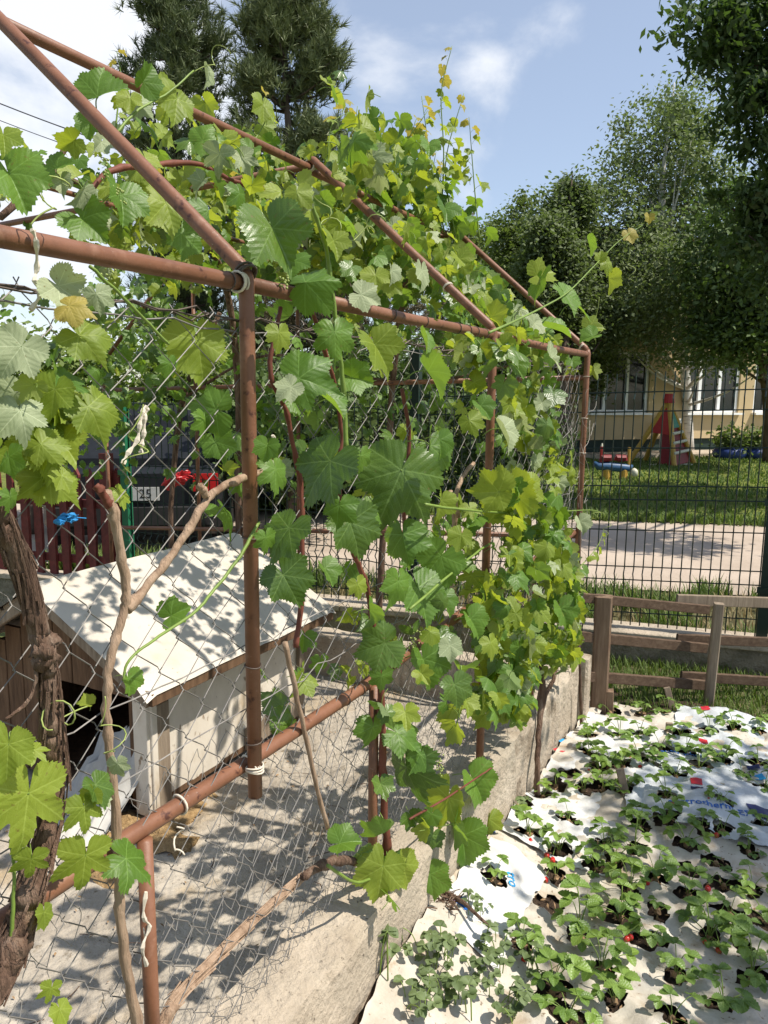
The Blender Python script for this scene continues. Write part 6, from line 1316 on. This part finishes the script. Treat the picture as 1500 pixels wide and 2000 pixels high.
def weeds():
    for (x, y, n, f, lb) in ((735, 1895, 9, 1.1, 'low green weed growing at the foot of the wall near the frame bottom'), (862, 1890, 18, .95, 'bushy grey-green clover plant on the cream sheet by the wall'), (968, 1880, 12, .9, 'spiky pale green weed in a soil hole beside the clover'), (890, 1965, 14, 1.0, 'sprawling weed near the bottom edge below the clover'), (1000, 1990, 12, 1.0, 'leafy weed at the bottom edge between strawberries'), (1010, 1590, 10, .8, 'small rounded weed on the white film by the wall'), (790, 1845, 6, .8, 'wilted weed in the fold of the sheet by the wall'), (815, 1975, 12, .9, 'low clover patch at the bottom edge below the wall foot'), (935, 1925, 9, .8, 'sparse clover sprig between the bushy clover and the soil hole'), (930, 1790, 8, .7, 'small clover sprig beside the heap of twigs'), (1050, 1900, 11, .9, 'clover tuft left of the large strawberry plants near the bottom')):
        p = on_bed(x, y); z = bedz(p.x, p.y) + .01; r = empty('weed_plant', (p.x, p.y, z), lb, 'weed', 'weeds along the wall')
        for i in range(n):
            q = Vector((p.x + rnd.gauss(0, .018), p.y + rnd.gauss(0, .018), z)); inst('leaf', rnd.choice(WL), r, Matrix.Translation(q) @ Matrix.Rotation(rnd.uniform(0, 6.28), 4, 'Z') @ Matrix.Scale(f * rnd.uniform(.7, 1.2), 4))
    # dry litter in the planting holes and a heap of trimmings
    V = []
    for h in HOLES:
        for k in range(7):
            a, d = rnd.uniform(0, 6.28), h[2] * rnd.uniform(.1, 1.0); x, y = h[0] + math.cos(a) * d, h[1] + math.sin(a) * d; V.append((x, y, bedz(x, y) + rnd.uniform(.0, .012)))
    V = np.array(V); tag(quads_obj('litter', leaf_quads(V, .020, .8, 0, .4), 'dry_leaf'), 'dry brown leaf litter in the planting holes', 'litter', kind='stuff')
    m = MB(); c = on_bed(868, 1772)
    for k in range(70):
        a = rnd.gauss(.5, .6); p = Vector(c) + Vector((rnd.gauss(0, .022), rnd.gauss(0, .026), .012 + abs(rnd.gauss(0, .014)))); d = Vector((math.cos(a), math.sin(a), rnd.uniform(-.2, .3))) * rnd.uniform(.012, .03); m.tube([p - d, p + Vector((0, 0, rnd.uniform(-.006, .008))), p + d], rnd.uniform(.0008, .0026), 4)
    m.tube([c + Vector((-.02, .03, .03)), c + Vector((.06, .0, .035)), c + Vector((.15, -.04, .02))], [.007, .006, .004], 7)
    tag(m.build('twig_heap', 'vine_bark', at=c), 'small heap of brown dry twigs on the sheet beside the wall', 'twigs', kind='stuff')
weeds()

# ------------------------------------------------------------------ grass and weeds beyond the bed
def grass(name, label, n, area, h, matn, wd=.004, zf=lambda x, y: 0.0):
    P = []
    while len(P) < n:
        x, y = rnd.uniform(*area[0]), rnd.uniform(*area[1])
        if area[2](x, y): P.append((x, y, zf(x, y)))
    P = np.array(P); k = len(P); a = RNG.uniform(0, 6.283, k); d = np.stack([np.cos(a), np.sin(a), np.zeros(k)], 1); s = np.stack([-np.sin(a), np.cos(a), np.zeros(k)], 1) * wd
    hh = (h * RNG.uniform(.5, 1.3, k))[:, None]; ln = (RNG.uniform(.1, .7, k))[:, None]; u = np.array([0, 0, 1.0])
    m1 = P + u * hh * .6 + d * hh * ln * .35; tp = P + u * hh * .9 + d * hh * ln
    A = np.stack([P - s, P + s, m1 + s * .8, m1 - s * .8], 1); B = np.stack([m1 - s * .8, m1 + s * .8, tp + s * .1, tp - s * .1], 1)
    tag(quads_obj(name, np.concatenate([A, B]), matn), label, 'grass', kind='stuff')
grass('grass', 'green grass and weeds under the pallet boards', 5200, ((-.85, 1.2), (3.68, 4.6), lambda x, y: y < FX(x) - .08 and y > 3.72 + .2 * (x + .7)), .065, 'grass_blade', .003, lambda x, y: -.02)
sheet('grass_strip', [(-.86, 3.68), (1.6, 3.8), (1.6, FX(1.6) - .05), (-.86, FX(-.86) - .05)], 40, 16, lambda x, y: -.02 + .02 * fbm(x * 4, y * 4), 'verge_soil')
tA = lambda x, y: (PN.y + (x - PN.x) * .3617)
grass('grass', 'weedy grass tufts along the near edge of the path', 9000, ((-4.5, 2.0), (4.6, 8.0), lambda x, y: FX(x) + .12 < y < tA(x, y) + .05 and noise.noise(Vector((x * 2.2, y * 2.2, 0))) > (-.1 if y > tA(x, y) - .5 else .12)), .14, 'grass_blade', .005)
grass('grass', 'dry straw coloured grass behind the plinth', 3500, ((-3.0, 2.0), (4.4, 6.5), lambda x, y: FX(x) + .12 < y < tA(x, y) - .2), .10, 'dry_grass', .005)
tB = lambda x, y: PF.y - .25 + (x - PF.x) * .3617
grass('grass', 'mown lawn grass in front of the ochre building', 24000, ((-9, 5), (9.0, 21), lambda x, y: y > tB(x, y) + .05 and (Vector((x, y, 0)) - F0).dot(FN) > 1.2), .07, 'grass_blade', .012, lambda x, y: 0.01)
grass('grass', 'fringe of taller grass along the lawn edge of the path', 4000, ((-7, 4), (7.0, 13), lambda x, y: tB(x, y) - .1 < y < tB(x, y) + .35), .11, 'grass_blade', .010)
grass('grass', 'green weeds left of the kennel beyond the red pickets', 3000, ((-8, -3.8), (4.2, 6.2), lambda x, y: y > FX(x) + .15 and y < tA(x, y) - .4), .25, 'grass_blade', .008)

def slab_litter():
    P = []
    while len(P) < 420:
        x, y = rnd.uniform(-2.6, -.96), rnd.uniform(.4, 3.4)
        if rnd.random() < .35: x = -.96 - abs(rnd.gauss(0, .05))
        if not (-2.9 < x < -1.93 and 1.85 < y < 3.0): P.append((x, y, -.043 + .012 * fbm(x * 3, y * 3)))
    tag(quads_obj('litter', leaf_quads(np.array(P), .016, 2.5, 0, .45), 'dry_leaf'), 'dry leaf crumbs scattered over the concrete slab', 'litter', kind='stuff')
    m = MB()
    for k in range(26):
        x, y = rnd.uniform(-2.0, -1.0), rnd.uniform(.5, 2.6); a = rnd.uniform(0, 3.14); d = Vector((math.cos(a), math.sin(a), 0)) * rnd.uniform(.02, .08); p = Vector((x, y, -.036 + .012 * fbm(x * 3, y * 3)))
        if -2.9 < x < -1.9 and 1.8 < y < 3: continue
        m.tube([p - d, p + Vector((.006, .004, .004)), p + d], rnd.uniform(.0008, .002), 4)
    tag(m.build('fallen_twigs', 'vine_bark'), 'thin fallen twigs lying on the concrete slab', 'twigs', kind='stuff')
slab_litter()
